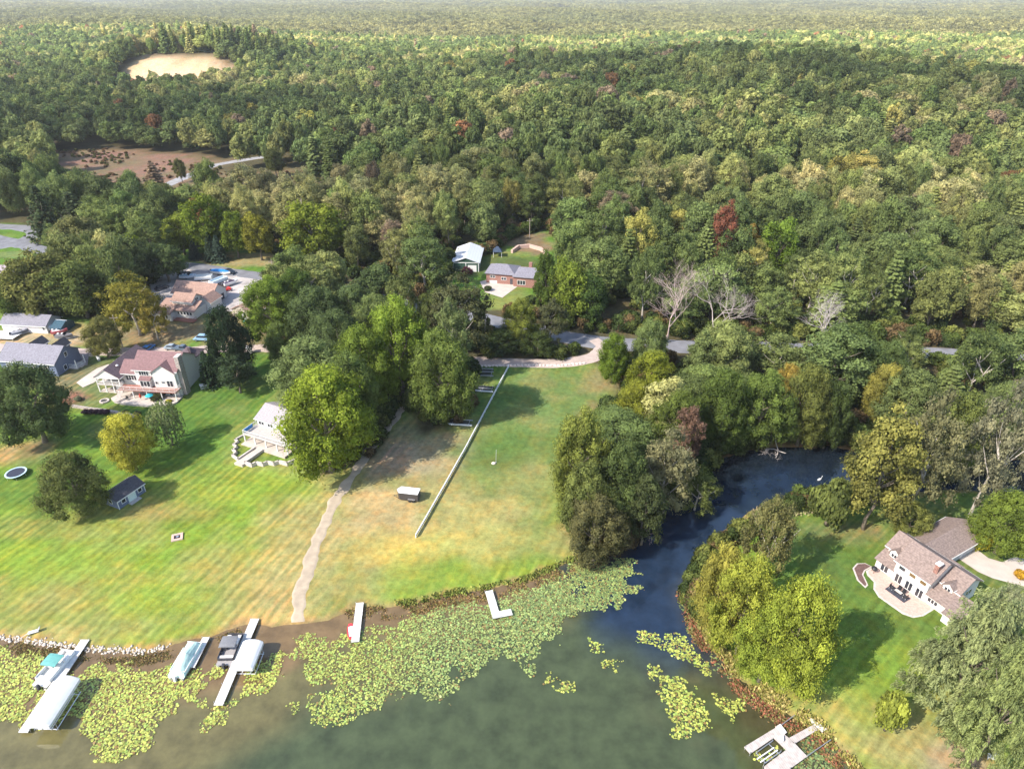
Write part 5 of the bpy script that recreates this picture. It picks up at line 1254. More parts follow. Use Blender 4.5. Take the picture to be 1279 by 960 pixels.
# ---- enclosed trailer
a = P(499, 625); b_ = P(521, 627.5); tt = math.atan2(b_[1]-a[1], b_[0]-a[0])
t = thing('cargo_trailer', 'black enclosed cargo trailer with white roof parked on the centre field', 'trailer', a, tt)
MB().prism([(.1,0),(4.0,0),(4.0,1.9),(.1,1.9),(-.5,.95)], .35, 2.05).build('body', mat('black_panel', (.05,.045,.045), .5, var=.1), t)
MB().prism([(.05,-.04),(4.05,-.04),(4.05,1.94),(.05,1.94),(-.56,.95)], 2.05, 2.16).build('roof', mat('white_roof', (.8,.82,.84), .5), t)
for x in (2.3, 3.0):
    for y in (-.1, 2.0):
        w_ = MB(); w_.loft([[(x+r_*math.cos(k*.5236), y+yy_, .33+r_*math.sin(k*.5236)) for k in range(12)] for r_, yy_ in ((.33,-.1),(.33,.1))]); w_.build('wheel', rubber, t)
MB().box(1.9, 3.4, -.22, .0, .68, .74).build('fender', alum, t); MB().tube([(0,.2,.4),(-1.4,.95,.4)], .05, 5).tube([(0,1.7,.4),(-1.4,.95,.4)], .05, 5).build('drawbar', blackm, t); MB().box(4.0, 4.04, .15, 1.75, .45, 1.95).build('door', mat('door_dark', (.07,.065,.065), .5), t)
# ---- stone with a line on the field
x, y, z = P(617, 579); bm = bmesh.new(); bmesh.ops.create_icosphere(bm, subdivisions=2, radius=.5); me = bpy.data.meshes.new('boulder'); bm.to_mesh(me); bm.free()
o = link('boulder', me, bould); o.location = (x, y, z+.15); o.scale = (1.0,.8,.6); tag(o, 'single pale boulder at the foot of a thin pole on the field', 'boulder')
p_ = thing('pole', 'thin leaning grey pole standing by the single boulder on the field', 'pole', (x+.5, y+.5, z)); MB().tube([(0,0,-.2),(.1,.3,3.2)], .035, 5).build('shaft', greym, p_); MB().lathe([(.14,0),(.14,.06),(.05,.1)], 8, (0,0,0)).build('base', greym, p_)

# ---- parked lift frames and dock stacks by the fence
def stack(px, py, L_, ang_, lb, white_front, n, cols):
    t = thing('dock_stack', lb, 'dock parts', at(px, py), ang_, 'dock parts stored by the fence')
    r = random.Random(int(px))
    MB().cbox((L_/2,0,.35), (L_,.35,.25)).build('float', whitep if white_front else alum, t)
    for k in range(n):
        MB().cbox((L_/2+r.uniform(-.3,.3), .9+.55*k, .25+.1*(k % 3)), (L_*r.uniform(.7,1), .16, .2)).build('beam', cols[k % len(cols)], t)
    for k in range(4): MB().cbox((L_*(.1+.26*k), .3+.28*n, .2), (.12, .6*n+1, .12)).build('crossbeam', alum if k % 2 else blackm, t)
bk = mat('dark_frame', (.045,.045,.06), .5); gy2 = mat('grey_frame', (.3,.3,.33), .5)
stack(551, 530, 7.5, R(-7), 'white-edged dark dock frame lying under the round tree beside the path', True, 3, [bk, bk, gy2])
stack(594, 489, 4.6, R(-8), 'dark boat lift frame with a white float, nearest of the pile by the fence', True, 4, [bk, gy2, bk])
stack(592, 470, 5.2, R(-4), 'heap of dark dock frames at the top of the fence', False, 6, [bk, bk, gy2])

# ---------------------------------------------------------------- docks, boats, lifts
dockw = bands(mat('white_dock_boards', (.6,.575,.54), .7, var=.16, scale=1.3), 0, .3, .7, .12)
dockg = bands(mat('grey_dock_boards', (.44,.385,.36), .8, var=.2, scale=1.5), 0, .3, .65, .12)
def dock(p0, p1, w_, lb, m=dockw, z=.55, extra=None):
    (x0,y0),(x1,y1) = P0(*p0, z), P0(*p1, z); L_ = math.hypot(x1-x0, y1-y0); a = math.atan2(y1-y0, x1-x0)
    t = thing('dock', lb, 'dock', (x0,y0,0), a, 'docks along the shore')
    n = max(1, round(L_/3))
    for k in range(n): MB().box(L_*k/n+.02, L_*(k+1)/n-.02, -w_/2, w_/2, z-.12, z).build('deck_section', m, t)
    for k in range(n+1):
        for s in (-1,1): MB().tube([(L_*k/n*.97+.1, s*(w_/2+.06), -1.0), (L_*k/n*.97+.1, s*(w_/2+.06), z+.25)], .04, 6).build('leg', alum, t)
    if extra: extra(t, L_)
    return t, L_, a
dock((107,798), (29,914), 1.35, 'long white dock with the white canopy lift at the far left')
dock((258,795), (239,833), 1.1, 'short grey-ended dock right of the pontoon boat with green cover')
dock((319,772), (273,880), 1.35, 'long white dock with the rounded white canopy lift, beside the dark pontoon boat')
dock((450,752), (444,801), 1.25, 'plain white dock with the red-edged paddle boat')
def Lpart(t, L_): MB().box(L_-1.25, L_, .62, 2.7, .43, .55).build('deck_section', dockw, t)
dock((611,737), (621,771), 1.3, 'L-shaped white dock among the lily pads', extra=Lpart)
def lift(cpx, L_, w_, ang_, z, lb, rnd):
    x, y = P0(*cpx, z); t = thing('boat_lift', lb, 'boat lift', (x,y,0), ang_, 'canopied boat lifts')
    b = MB(); n = 9; rings = []
    for (xx, sc_) in ((-L_/2,.94),(-L_/2+.15,1),(L_/2-.15,1),(L_/2,.94)):
        ring = []
        for k in range(n+1):
            q = k/n; yy_ = (q-.5)*w_*sc_; hz_ = (1-abs(2*q-1)**(2.6 if rnd else 1.6))*(.5 if rnd else .65)*sc_; ring.append((xx, yy_, z-.3+hz_+.25))
        ring += [(xx, w_/2*sc_, z-.55), (xx, -w_/2*sc_, z-.55)]
        rings.append(ring)
    b.loft(rings); b.build('canopy', mat('white_vinyl', (.66,.655,.64), .5, var=.06, scale=1.5), t)
    for sx_ in (-1,1):
        for sy_ in (-1,1): MB().tube([(sx_*L_*.36, sy_*w_*.46, -1), (sx_*L_*.36, sy_*w_*.46, z-.3)], .06, 6).build('post', alum, t)
    for sy_ in (-1,1): MB().tube([(-L_*.4, sy_*w_*.46, .3), (L_*.4, sy_*w_*.46, .3)], .06, 6).build('side_beam', alum, t)
    for sx_ in (-1,1): MB().tube([(sx_*L_*.36, -w_*.46, .1), (sx_*L_*.36, w_*.46, .1)], .06, 6).build('crossbeam', alum, t)
    MB().tube([(-L_*.38, -w_*.2, .2), (L_*.38, -w_*.2, .2)], .07, 6).tube([(-L_*.38, w_*.2, .2), (L_*.38, w_*.2, .2)], .07, 6).build('bunk', whitep, t)
    return t
DA = math.atan2(P0(29,914)[1]-P0(107,798)[1], P0(29,914)[0]-P0(107,798)[0])
lift((67,875), 7.6, 3.4, DA+math.pi, 2.4, 'long white canopy boat lift beside the far left dock', False)
lift((310,817), 5.0, 3.2, math.atan2(P0(273,880)[1]-P0(319,772)[1], P0(273,880)[0]-P0(319,772)[0])+math.pi, 2.2, 'rounded white canopy boat lift over the middle dock', True)
def pontoon(cpx, ang_, lb, L_=6.4, w_=2.5, fence=None, cover=None, deckc=(.7,.66,.6), bimini=None):
    x, y = P0(*cpx, .6); t = thing('pontoon_boat', lb, 'boat', (x,y,0), ang_, 'pontoon boats at the docks')
    for s in (-1,1):
        b = MB(); b.tube([(-L_/2,s*w_*.36,.12),(L_/2-.7,s*w_*.36,.12),(L_/2-.15,s*w_*.36,.25),(L_/2+.15,s*w_*.36,.42)], [.3,.3,.2,.04], 10); b.build('float', alum, t)
    MB().box(-L_/2+.1, L_/2-.15, -w_/2, w_/2, .42, .52).build('deck', mat('boat_deck', deckc, .7, var=.1), t)
    fm = mat('boat_fence', fence or (.8,.79,.77), .4)
    b = MB()
    for x0, x1, y0, y1 in ((-L_/2+.9,L_/2-.4,-w_/2+.02,-w_/2+.09),(-L_/2+.9,L_/2-1.6,w_/2-.09,w_/2-.02),(L_/2-.45,L_/2-.38,-w_/2+.1,w_/2-.1),(-L_/2+.85,-L_/2+.92,-w_/2+.1,w_/2-.1)): b.box(x0, x1, y0, y1, .54, 1.12)
    b.build('side_panels', fm, t)
    sm = mat('boat_seat', (.74,.7,.66), .6, var=.08)
    for x0, x1, y0, y1 in ((L_/2-2.2,L_/2-.5,-w_/2+.1,-w_/2+.75),(L_/2-1.6,L_/2-.5,w_/2-.75,w_/2-.1),(-L_/2+1.0,-L_/2+1.6,-w_/2+.1,w_/2-.1)):
        b = MB().box(x0, x1, y0, y1, .52, .9); b.build('seat', sm, t, bevel=.06)
    b = MB().box(-.2, .35, w_/2-.9, w_/2-.12, .52, 1.25); b.build('console', fm, t, bevel=.04)
    MB().box(-L_/2-.35, -L_/2+.1, -.2, .2, -.3, 1.0).build('outboard_motor', mat('motor', (.6,.6,.6) if cover else (.05,.05,.06), .4), t, bevel=.06)
    if cover:
        r = np.random.default_rng(4); rings = []
        for xx, hh in ((-L_/2+.3,.15),(-L_/2+.8,.85),(-1.2,1.15),(0,1.5),(1.2,1.2),(L_/2-.7,.95),(L_/2-.3,.2)):
            rings.append([(xx, (q-.5)*w_*1.06, .58+hh*(1-abs(2*q-1)**2.2)+.05*r.random()) for q in np.linspace(0, 1, 9)]+[(xx, w_*.53, .5), (xx, -w_*.53, .5)])
        b = MB(); b.loft(rings); b.build('cover', mat('cover_cloth', cover, .8, var=.15, scale=1.5), t)
    if bimini:
        b = MB(); x0, x1 = -.9, 1.2
        b.loft([[(xx, (q-.5)*w_*.98, 2.15+.12*(1-(2*q-1)**2)+dz) for q in np.linspace(0,1,7)]+[(xx, w_*.49, 2.08+dz),(xx, -w_*.49, 2.08+dz)] for xx, dz in ((x0,-.04),(x0+.5,.04),(x1-.5,.04),(x1,-.04))]); b.build('canopy', mat('bimini_cloth', bimini, .7), t)
        for s in (-1,1): MB().tube([(x0,s*w_*.48,2.1),(.1,s*w_*.48,1.1)], .025, 5).tube([(x1,s*w_*.48,2.1),(.1,s*w_*.48,1.1)], .025, 5).build('canopy_frame', alum, t)
    return t
bang = lambda a, b_: math.atan2(P0(*b_)[1]-P0(*a)[1], P0(*b_)[0]-P0(*a)[0])
pontoon((69,833), bang((52,852),(84,815)), 'white pontoon boat with square teal canopy at the far left dock', bimini=(.12,.33,.3), L_=6.6)
pontoon((233,823), bang((221,843),(243,806)), 'white pontoon boat under a pale green cover beside the short dock', cover=(.5,.66,.58), L_=6.6)
pontoon((288,810), bang((281,830),(297,790)), 'dark pontoon boat with grey canopy beside the long middle dock', fence=(.05,.05,.06), deckc=(.3,.28,.28), bimini=(.17,.17,.18), L_=6.0)
# paddle boat
x, y = P0(439, 788, .3); t = thing('paddle_boat', 'small white boat with red rim tied to the plain white dock', 'boat', (x,y,0), bang((440,798),(438,778)))
def hull(L_, w_, z0, z1, sec=12, tip=.25, blunt=.75):
    rings = []
    for i in range(9):
        q = i/8; xx = -L_/2+L_*q; wd = w_/2*(1-max(0,(q-.45)/.55)**2.2*(1-tip))*(blunt+(1-blunt)*min(1, q*4)); rise = .35*max(0,(q-.6)/.4)**2
        rings.append([(xx,-wd,z1+rise*.5),(xx,-wd*.85,z0+.15*(z1-z0)+rise),(xx,0,z0+rise),(xx,wd*.85,z0+.15*(z1-z0)+rise),(xx,wd,z1+rise*.5)])
    return rings
b = MB(); b.loft(hull(3.0, 1.3, -.15, .3, tip=.4, blunt=.5)); b.build('hull', mat('red_hull', (.6,.05,.06), .4), t)
MB().cbox((0,0,.33), (2.0,.75,.1)).build('deck', whitep, t, bevel=.04)
for x_ in (-.45,.35): MB().cbox((x_,0,.48), (.4,.6,.24)).build('seat', mat('seat_grey', (.6,.58,.58), .5), t, bevel=.05)
# platform dock at the lower right, with an open lift in its slip
tz = .5
def pxl(a, b_): return P0(900+a/7.994, 870+b_/7.99, tz)
p0_ = pxl(1000,330); p1_ = pxl(720,430); ua = math.atan2(p1_[1]-p0_[1], p1_[0]-p0_[0])   # runs from the bank to the platform
def toloc(p): dx, dy = p[0]-p0_[0], p[1]-p0_[1]; c, s = math.cos(ua), math.sin(ua); return (dx*c+dy*s, -dx*s+dy*c)
t = thing('dock', 'weathered platform dock round an open slip at the lower right', 'dock', (p0_[0],p0_[1],0), ua, 'docks along the shore')
def deckpoly(pp, m, z0=.38, z1=.5, nm='deck_section'):
    q = [toloc(pxl(*p)) for p in pp]; MB().prism(q, z0, z1).build(nm, m, t); return q
deckpoly([(930,275),(975,325),(740,465),(690,405)], dockg)
deckpoly([(905,210),(1065,320),(1020,350),(890,235)], dockw, .42, .6)
q = deckpoly([(560,300),(690,410),(750,465),(870,590),(690,720),(440,720),(440,690),(660,525),(535,405),(300,565),(240,495)], dockg)
deckpoly([(550,300),(600,270),(665,355),(640,375)], dockw, .51, .62, 'step'); deckpoly([(595,400),(625,400),(630,450),(605,455)], whitep, .51, .95, 'bench')
for a, b_ in (((600,285),(740,190)),((870,585),(1100,435))):
    A1, B1 = toloc(pxl(*a)), toloc(pxl(*b_)); MB().tube([(A1[0],A1[1],.45),(B1[0],B1[1],.75)], .06, 6).build('mooring_arm', alum, t)
for p in ((250,500),(300,560),(430,690),(560,300),(870,590),(700,710),(740,460),(930,280)):
    A1 = toloc(pxl(*p)); MB().tube([(A1[0],A1[1],-1),(A1[0],A1[1],.7)], .05, 6).build('leg', alum, t)
t = thing('boat_lift', 'open metal boat lift frame in the slip of the platform dock', 'boat lift', (p0_[0],p0_[1],0), ua)
for a, b_ in (((365,545),(530,425)),((440,660),(610,535))):
    A1, B1 = toloc(pxl(*a)), toloc(pxl(*b_)); MB().tube([(A1[0],A1[1],.35),(B1[0],B1[1],.35)], .07, 6).build('side_beam', alum, t)
for a, b_ in (((370,610),(540,495)),((405,640),(575,520))):
    A1, B1 = toloc(pxl(*a)), toloc(pxl(*b_)); MB().tube([(A1[0],A1[1],.3),(B1[0],B1[1],.3)], .09, 6).build('bunk', whitep, t)
for a, b_ in (((365,545),(460,650)),((490,455),(600,560))):
    A1, B1 = toloc(pxl(*a)), toloc(pxl(*b_)); MB().tube([(A1[0],A1[1],.22),(B1[0],B1[1],.22)], .06, 6).build('crossbeam', alum, t)
for p in ((365,545),(440,660),(525,415),(610,530)):
    A1 = toloc(pxl(*p)); MB().tube([(A1[0],A1[1],-1),(A1[0],A1[1],.6)], .06, 6).build('post', alum, t)

# ---------------------------------------------------------------- vehicles and trailered boats
def wheel(t, x, y, r_, w_, nm='wheel'):
    b = MB(); b.loft([[(x+rr*math.cos(k*.4488), y+yy_, r_+rr*math.sin(k*.4488)) for k in range(14)] for rr, yy_ in ((r_*.9,-w_/2),(r_,-w_/3),(r_,w_/3),(r_*.9,w_/2))]); o = b.build(nm, rubber, t)
    c = MB(); c.loft([[(x+r_*.55*math.cos(k*.4488), y+yy_, r_+r_*.55*math.sin(k*.4488)) for k in range(14)] for yy_ in (-w_/2-.012, w_/2+.012)]); c.build('rim', alum, o)
def carobj(px, py, ang_, lb, col, kind='car', L_=4.5, cat='car'):
    t = thing('parked_'+kind, lb, cat, at(px, py), ang_, 'vehicles parked by the houses'); W = 1.8
    pm = mat('car_paint', col, .3, var=.02, spec=.6)
    if kind == 'truck': prof = [(-L_/2,.45),(-L_/2,1.0),(-.3,1.02),(-.25,1.05),(L_/2-1.3,1.08),(L_/2-.1,.95),(L_/2,.5)]; cab = [(-.3,1.0),(-.15,1.65),(1.0,1.65),(L_/2-1.1,1.05)]
    elif kind == 'van': prof = [(-L_/2,.4),(-L_/2,1.1),(-L_/2+.1,1.15),(1.0,1.15),(L_/2-.6,1.0),(L_/2,.75),(L_/2,.45)]; cab = [(-L_/2+.1,1.12),(-L_/2+.3,1.8),(.7,1.8),(L_/2-.8,1.05)]
    else: prof = [(-L_/2,.4),(-L_/2,.9),(-L_/2+.5,.98),(.9,1.0),(L_/2-.4,.85),(L_/2,.7),(L_/2,.4)]; cab = [(-L_/2+.5,.95),(-L_/2+1.1,1.42),(.2,1.42),(1.15,.96)]
    b = MB(); n = len(prof); pr = prof
    b.loft([[(x, s*W/2*k_, z) for x, z in pr] for s, k_ in ((-1,.96),(-1,1),(1,1),(1,.96))]) if False else b.add([(x,-W/2,z) for x,z in pr]+[(x,W/2,z) for x,z in pr], [tuple(range(n)), tuple(range(n,2*n))[::-1]]+[(i,(i+1)%n,n+(i+1)%n,n+i) for i in range(n)])
    b.build('body', pm, t, bevel=.08)
    n = len(cab); g = MB(); g.add([(x,-W/2+.08+(z-1)*.2,z) for x,z in cab]+[(x,W/2-.08-(z-1)*.2,z) for x,z in cab], [tuple(range(n)), tuple(range(n,2*n))[::-1]]+[(i,(i+1)%n,n+(i+1)%n,n+i) for i in range(n)]); g.build('windows', glass, t, bevel=.04)
    z1 = max(z for _, z in cab); MB().box(cab[1][0]-.02, cab[2][0]+.02, -W/2+.2, W/2-.2, z1-.01, z1+.05).build('roof', pm, t, bevel=.03)
    for x in (-L_*.3, L_*.3):
        for y in (-W/2+.08, W/2-.08): wheel(t, x, y, .33, .22)
    for y in (-.6,.6): MB().cbox((L_/2,y,.72), (.06,.3,.14)).build('headlight', alum, t)
    return t
def trailer_boat(px, py, ang_, lb, hullc, inc, L_=6.0, cover=None, pont=False):
    t = thing('boat_on_trailer', lb, 'boat', at(px, py), ang_, 'boats parked on trailers')
    if pont:
        for s in (-1,1): MB().tube([(-L_/2,s*.85,.8),(L_/2-.5,s*.85,.8),(L_/2,s*.85,1.0)], [.28,.28,.05], 8).build('float', alum, t)
        MB().box(-L_/2+.1, L_/2-.1, -1.2, 1.2, 1.1, 1.2).build('deck', mat('deck_c', inc, .7), t)
        b = MB()
        for x0,x1,y0,y1 in ((-L_/2+.3,L_/2-.3,-1.2,-1.12),(-L_/2+.3,L_/2-.3,1.12,1.2),(L_/2-.35,L_/2-.28,-1.1,1.1),(-L_/2+.28,-L_/2+.35,-1.1,1.1)): b.box(x0,x1,y0,y1,1.22,1.8)
        b.build('side_panels', mat('panel_c', hullc, .5), t)
        for x_ in (-1.6, 1.5): MB().cbox((x_,-.5,1.42), (1.2,1.0,.42)).build('seat', mat('seat_c', inc, .6), t, bevel=.05)
    else:
        b = MB(); b.loft(hull(L_, 2.2, .45, 1.35, tip=.08)); b.build('hull', mat('hull_c', hullc, .35, var=.04), t)
        MB().prism([(-L_/2+.3,-.85),(L_*.18,-.85),(L_*.3,-.4),(L_*.3,.4),(L_*.18,.85),(-L_/2+.3,.85)], 1.36, 1.42).build('cockpit', mat('cockpit_c', inc, .6), t)
        if cover:
            b = MB(); b.loft([[(x, w_*math.cos(k), 1.38+h_*math.sin(k)) for k in np.linspace(0, math.pi, 9)] for x, w_, h_ in ((-L_/2+.1,.9,.15),(-L_/4,1.05,.5),(L_*.1,.95,.65),(L_*.35,.5,.4),(L_*.47,.12,.2))]); b.build('cover', mat('cover_c', cover, .8, var=.15), t)
        else:
            MB().add([(L_*.12,-.8,1.4),(L_*.12,.8,1.4),(L_*.02,.75,1.9),(L_*.02,-.75,1.9),(L_*.1,-.8,1.4),(L_*.1,.8,1.4),(L_*.0,.75,1.9),(L_*.0,-.75,1.9)], [(0,1,2,3),(7,6,5,4),(0,4,5,1),(1,5,6,2),(2,6,7,3),(3,7,4,0)]).build('windscreen', glass, t)
            for x_ in (-1.6,-.5): MB().cbox((x_,.4,1.55), (.5,.5,.4)).build('seat', mat('seat_c', (.7,.68,.66), .6), t, bevel=.05)
        MB().box(-L_/2-.4, -L_/2, -.2, .2, .7, 1.6).build('outboard_motor', blackm, t, bevel=.06)
    MB().tube([(-L_*.4,-.7,.45),(L_*.35,-.7,.45),(L_*.62,0,.45)], .05, 5).tube([(-L_*.4,.7,.45),(L_*.35,.7,.45),(L_*.62,0,.45)], .05, 5).build('trailer_frame', alum, t)
    for y in (-1.0, 1.0): wheel(t, -.6, y, .3, .2)
    return t
carobj(288, 341, R(-30), 'dark car beside the white-and-blue boat at the top of the boat lot', (.02,.03,.05))
carobj(231, 344, R(50), 'black car at the left side of the boat lot behind the brown roof', (.015,.015,.02))
carobj(253, 425, R(175), 'light blue van parked on the grass by the gravel lane', (.25,.4,.55), 'van', 4.4, 'van')
carobj(217, 436, R(-5), 'silver-blue car on the gravel lane behind the red-roofed white house', (.3,.36,.42))
carobj(228, 437.5, R(-12), 'dark blue pickup truck on the gravel lane by the lawn edge', (.1,.13,.17), 'truck', 5.2, 'truck')
carobj(186, 437, R(80), 'bright blue car behind the plum-red roofs', (.03,.16,.4))
carobj(194, 351, R(20), 'dark car under the tree at the left edge of the boat lot', (.03,.035,.06))
carobj(203, 361, R(60), 'dark grey car beside the brown roof at the left of the lot', (.05,.05,.06))
carobj(265, 372, R(60), 'silver pickup truck between the rambling house and the brown garage', (.35,.4,.46), 'truck', 5.0, 'truck')
trailer_boat(277, 343, R(-15), 'large white boat with bright blue cover at the top of the lot', (.8,.76,.7), (.7,.7,.7), 7.5, cover=(.02,.2,.5))
trailer_boat(236, 348, R(10), 'white and pale blue boat beside the black car', (.7,.74,.78), (.35,.5,.6), 5.5)
trailer_boat(256, 350, R(10), 'white pontoon boat in the middle of the lot', (.72,.72,.7), (.55,.58,.55), 6.0, pont=True)
trailer_boat(274, 354, R(60), 'white and light blue pontoon boat at the right corner of the brown roof', (.66,.74,.78), (.5,.6,.66), 6.5, pont=True)
trailer_boat(289, 356, R(55), 'white boat with dark inside above the red tractor', (.76,.76,.76), (.08,.06,.1), 5.5)
trailer_boat(70, 412, R(30), 'white covered boat beside the end of the long white garage', (.75,.75,.76), (.6,.6,.62), 6.0, cover=(.7,.7,.72))
trailer_boat(76, 417, R(25), 'small red and white boat on a trailer in the grass', (.45,.1,.12), (.5,.45,.45), 4.2)
trailer_boat(27, 418, R(45), 'dark boat on a trailer in front of the long white garage', (.12,.13,.17), (.3,.3,.33), 4.6)
trailer_boat(82, 423, R(8), 'grey jon boat on a trailer by the gravel lane', (.2,.2,.22), (.16,.15,.16), 4.6)
# red tractor
t = thing('tractor', 'red garden tractor in the boat lot', 'tractor', at(284, 364), R(20)); rd = mat('tractor_red', (.6,.04,.03), .4)
MB().box(.1, 1.5, -.35, .35, .5, 1.15).build('bonnet', rd, t, bevel=.08); MB().box(-1.0, .1, -.5, .5, .5, .8).build('body', rd, t, bevel=.05); MB().box(-.8, -.3, -.25, .25, .8, 1.3).build('seat', blackm, t, bevel=.05)
for x, r_ in ((-.6,.55),(1.2,.33)):
    for y in (-.65,.65): wheel(t, x, y, r_, .28)
MB().tube([(.1,0,1.1),(-.1,0,1.45)], .03, 5).build('steering_column', blackm, t)
MB().box(-.2, 1.0, 1.0, 2.2, .2, .9).build('mower_deck', rd, t, bevel=.1)
# blue tarp structure at the end of the long garage
t = thing('tarp_shelter', 'dark blue tarpaulin shelter against the end of the long white garage', 'shelter', local(OD, TD, 15.2, 0), TD)
b = MB(); b.loft([[(x, 0+y*q, z) for y, z in ((0,0),(0,1.9),(3,3.2),(6,1.9),(6,0))] for x, q in ((0,1),(3.6,.92))]); b.build('tarp', mat('tarp_blue', (.03,.075,.11), .5, var=.3, scale=2), t)
MB().tube([(0,3,3.25),(3.7,3,3.1)], .06, 5).build('ridge_pole', alum, t)
t = thing('canopy', 'flat white sheet-topped shelter in front of the long white garage at the edge', 'shelter', at(-8, 420), R(-5))
MB().box(0, 8.2, -2.6, 2.2, .7, .82).build('top', whitep, t)
for x in (.2, 8.0):
    for y in (-2.4, 2.0): MB().box(x-.05, x+.05, y-.05, y+.05, -.3, .7).build('leg', alum, t)
# propane tanks, boxes, small things
def tank(px, py, ang_, lb, L_=2.6):
    t = thing('propane_tank', lb, 'gas tank', at(px, py), ang_, 'white gas tanks'); b = MB(); b.tube([(-L_/2,0,.75),(-L_/2+.3,0,.75),(L_/2-.3,0,.75),(L_/2,0,.75)], [.25,.45,.45,.25], 12); b.build('vessel', whitep, t, smooth=False)
    for x in (-.7,.7): MB().cbox((x,0,.16), (.15,.7,.34)).build('foot', greym, t)
    MB().lathe([(.15,0),(.15,.2),(.05,.25)], 8, (0,0,1.18)).build('dome', whitep, t)
tank(124, 449, R(-55), 'white gas tank beside the pale tree by the lane'); 
t = thing('utility_cabinet', 'white and grey utility box on the lawn right of the red-roofed white house', 'utility box', at(256, 485), R(30)); MB().box(-.9, .9, -.5, .5, 0, 1.1).build('body', greym, t, bevel=.04); MB().cbox((0,0,1.16), (2.0,1.1,.1), 0, .1).build('lid', whitep, t)
t = thing('utility_cabinet', 'small white shed-like box on the lawn right of the tall dark tree', 'utility box', at(313, 441), R(10)); MB().box(-.6, .6, -.6, .6, 0, 1.9).build('body', whitep, t); MB().box(-.75, .75, -.75, .75, 1.9, 2.05).build('lid', greym, t)
t = thing('canoe', 'turquoise canoe lying by the brown-roofed garage', 'canoe', at(313, 401), R(25)); b = MB(); b.loft(hull(4.4, .9, .05, .5, tip=.05, blunt=.1)); b.build('hull', mat('turquoise', (.05,.5,.5), .4), t); MB().cbox((0,0,.5), (.2,.8,.05)).build('seat', whitep, t)
t = thing('lounge_chair', 'white chair with thin pole on the grass at the left shore', 'chair', at(43, 790), R(25)); MB().cbox((0,0,.3), (1.5,.6,.1)).build('seat', whitep, t); MB().cbox((.85,0,.6), (.5,.6,.08), 0, -.9).build('backrest', greym, t); MB().tube([(-.7,0,.3),(-2.2,-.6,.1)], .04, 5).build('handle', whitep, t)
for x in (-.6,.6): MB().cbox((x,0,.13), (.06,.55,.26)).build('leg', greym, t)
t = thing('garden_swing', 'white seat with small furniture at the lower right edge of the lawn', 'seat', at(1240, 948), R(-30)); MB().cbox((0,0,.45), (1.3,.6,.1)).build('seat', whitep, t); MB().cbox((0,.3,.8), (1.3,.08,.6)).build('backrest', whitep, t)
for x in (-.55,.55): MB().cbox((x,0,.2), (.08,.55,.4)).build('leg', whitep, t)
# utility poles
def upole(px, py, h_, lb, ang_=0.0, lamp=False):
    t = thing('utility_pole', lb, 'pole', at(px, py), ang_, 'wooden utility poles'); MB().tube([(0,0,-.3),(0,0,h_)], [.17,.11], 8).build('pole', mat('pole_wood', (.3,.25,.22), .9), t)
    MB().box(-1.1, 1.1, -.06, .06, h_-1.0, h_-.86).build('crossarm', mat('arm_wood', (.25,.2,.17), .9), t)
    for x in (-.95, 0, .95): MB().lathe([(.06,0),(.07,.12),(.03,.2)], 8, (x,0,h_-.86)).build('insulator', greym, t)
upole(607, 440, 12, 'bare pale utility pole at the start of the pinkish driveway', .3); upole(662, 298, 8, 'short pole on the bare slope behind the brick house', .2); upole(154, 434, 10, 'utility pole by the gravel lane behind the pale tree', .1); upole(343, 345, 6, 'pole at the right corner of the boat lot', 0)
upole(205, 262, 8, 'pole beside the bend of the far road', .5)
# white swan-like bird on the inlet
x, y = P0(1024, 599); t = thing('bird', 'white water bird floating on the inlet', 'bird', (x,y,0), .5)
b = MB(); b.loft([[(xx, w_*math.cos(k), .15+h_*math.sin(k)) for k in np.linspace(0, 2*math.pi, 9)[:-1]] for xx, w_, h_ in ((-.6,.03,.05),(-.4,.2,.18),(0,.28,.22),(.35,.2,.17),(.5,.06,.08))]); b.tube([(.4,0,.2),(.6,0,.5),(.62,0,.75),(.78,0,.78)], [.08,.05,.05,.03], 6); b.build('body', whitep, t, smooth=True)
# house far back in the woods
hw = thing('house', 'tiny pale house showing between trees in the far wood', 'house', at(413, 180), .2); wall_block('wall', hw, 0, 10, 0, 8, -1, 12, whitep, 15, 'x'); roof(hw, 0, 10, 0, 8, 12, 15, greyroof, 'x')
# ---- rock seawall along the left shore
rocks_v, rocks_f = [], []; ico = bmesh.new(); bmesh.ops.create_icosphere(ico, subdivisions=1, radius=1); iv = np.array([v.co[:] for v in ico.verts]); ifc = np.array([[v.index for v in f.verts] for f in ico.faces]); ico.free()
r = np.random.default_rng(5); RL = resample(PP([(-30,797),(0,798),(60,804),(120,811),(180,814),(206,809)]), .35)
for (x, y) in RL:
    for k in range(4):
        s = .1+.16*r.random(); c_ = np.array([x+r.normal()*.3, y+r.normal()*.35+.1, 0]); c_[2] = max(.02, h1(c_[0], c_[1]))+.03
        rocks_f.append(ifc+len(rocks_v)*len(iv)); rocks_v.append(iv*s*(.7+.6*r.random(3))*np.array([1,1,.8])+c_)
o = link('shore_rocks', npmesh('shore_rocks', np.concatenate(rocks_v), np.concatenate(rocks_f)), mat('pale_rock', (.5,.43,.36), .95, var=.3, scale=3)); tag(o, kind='stuff')
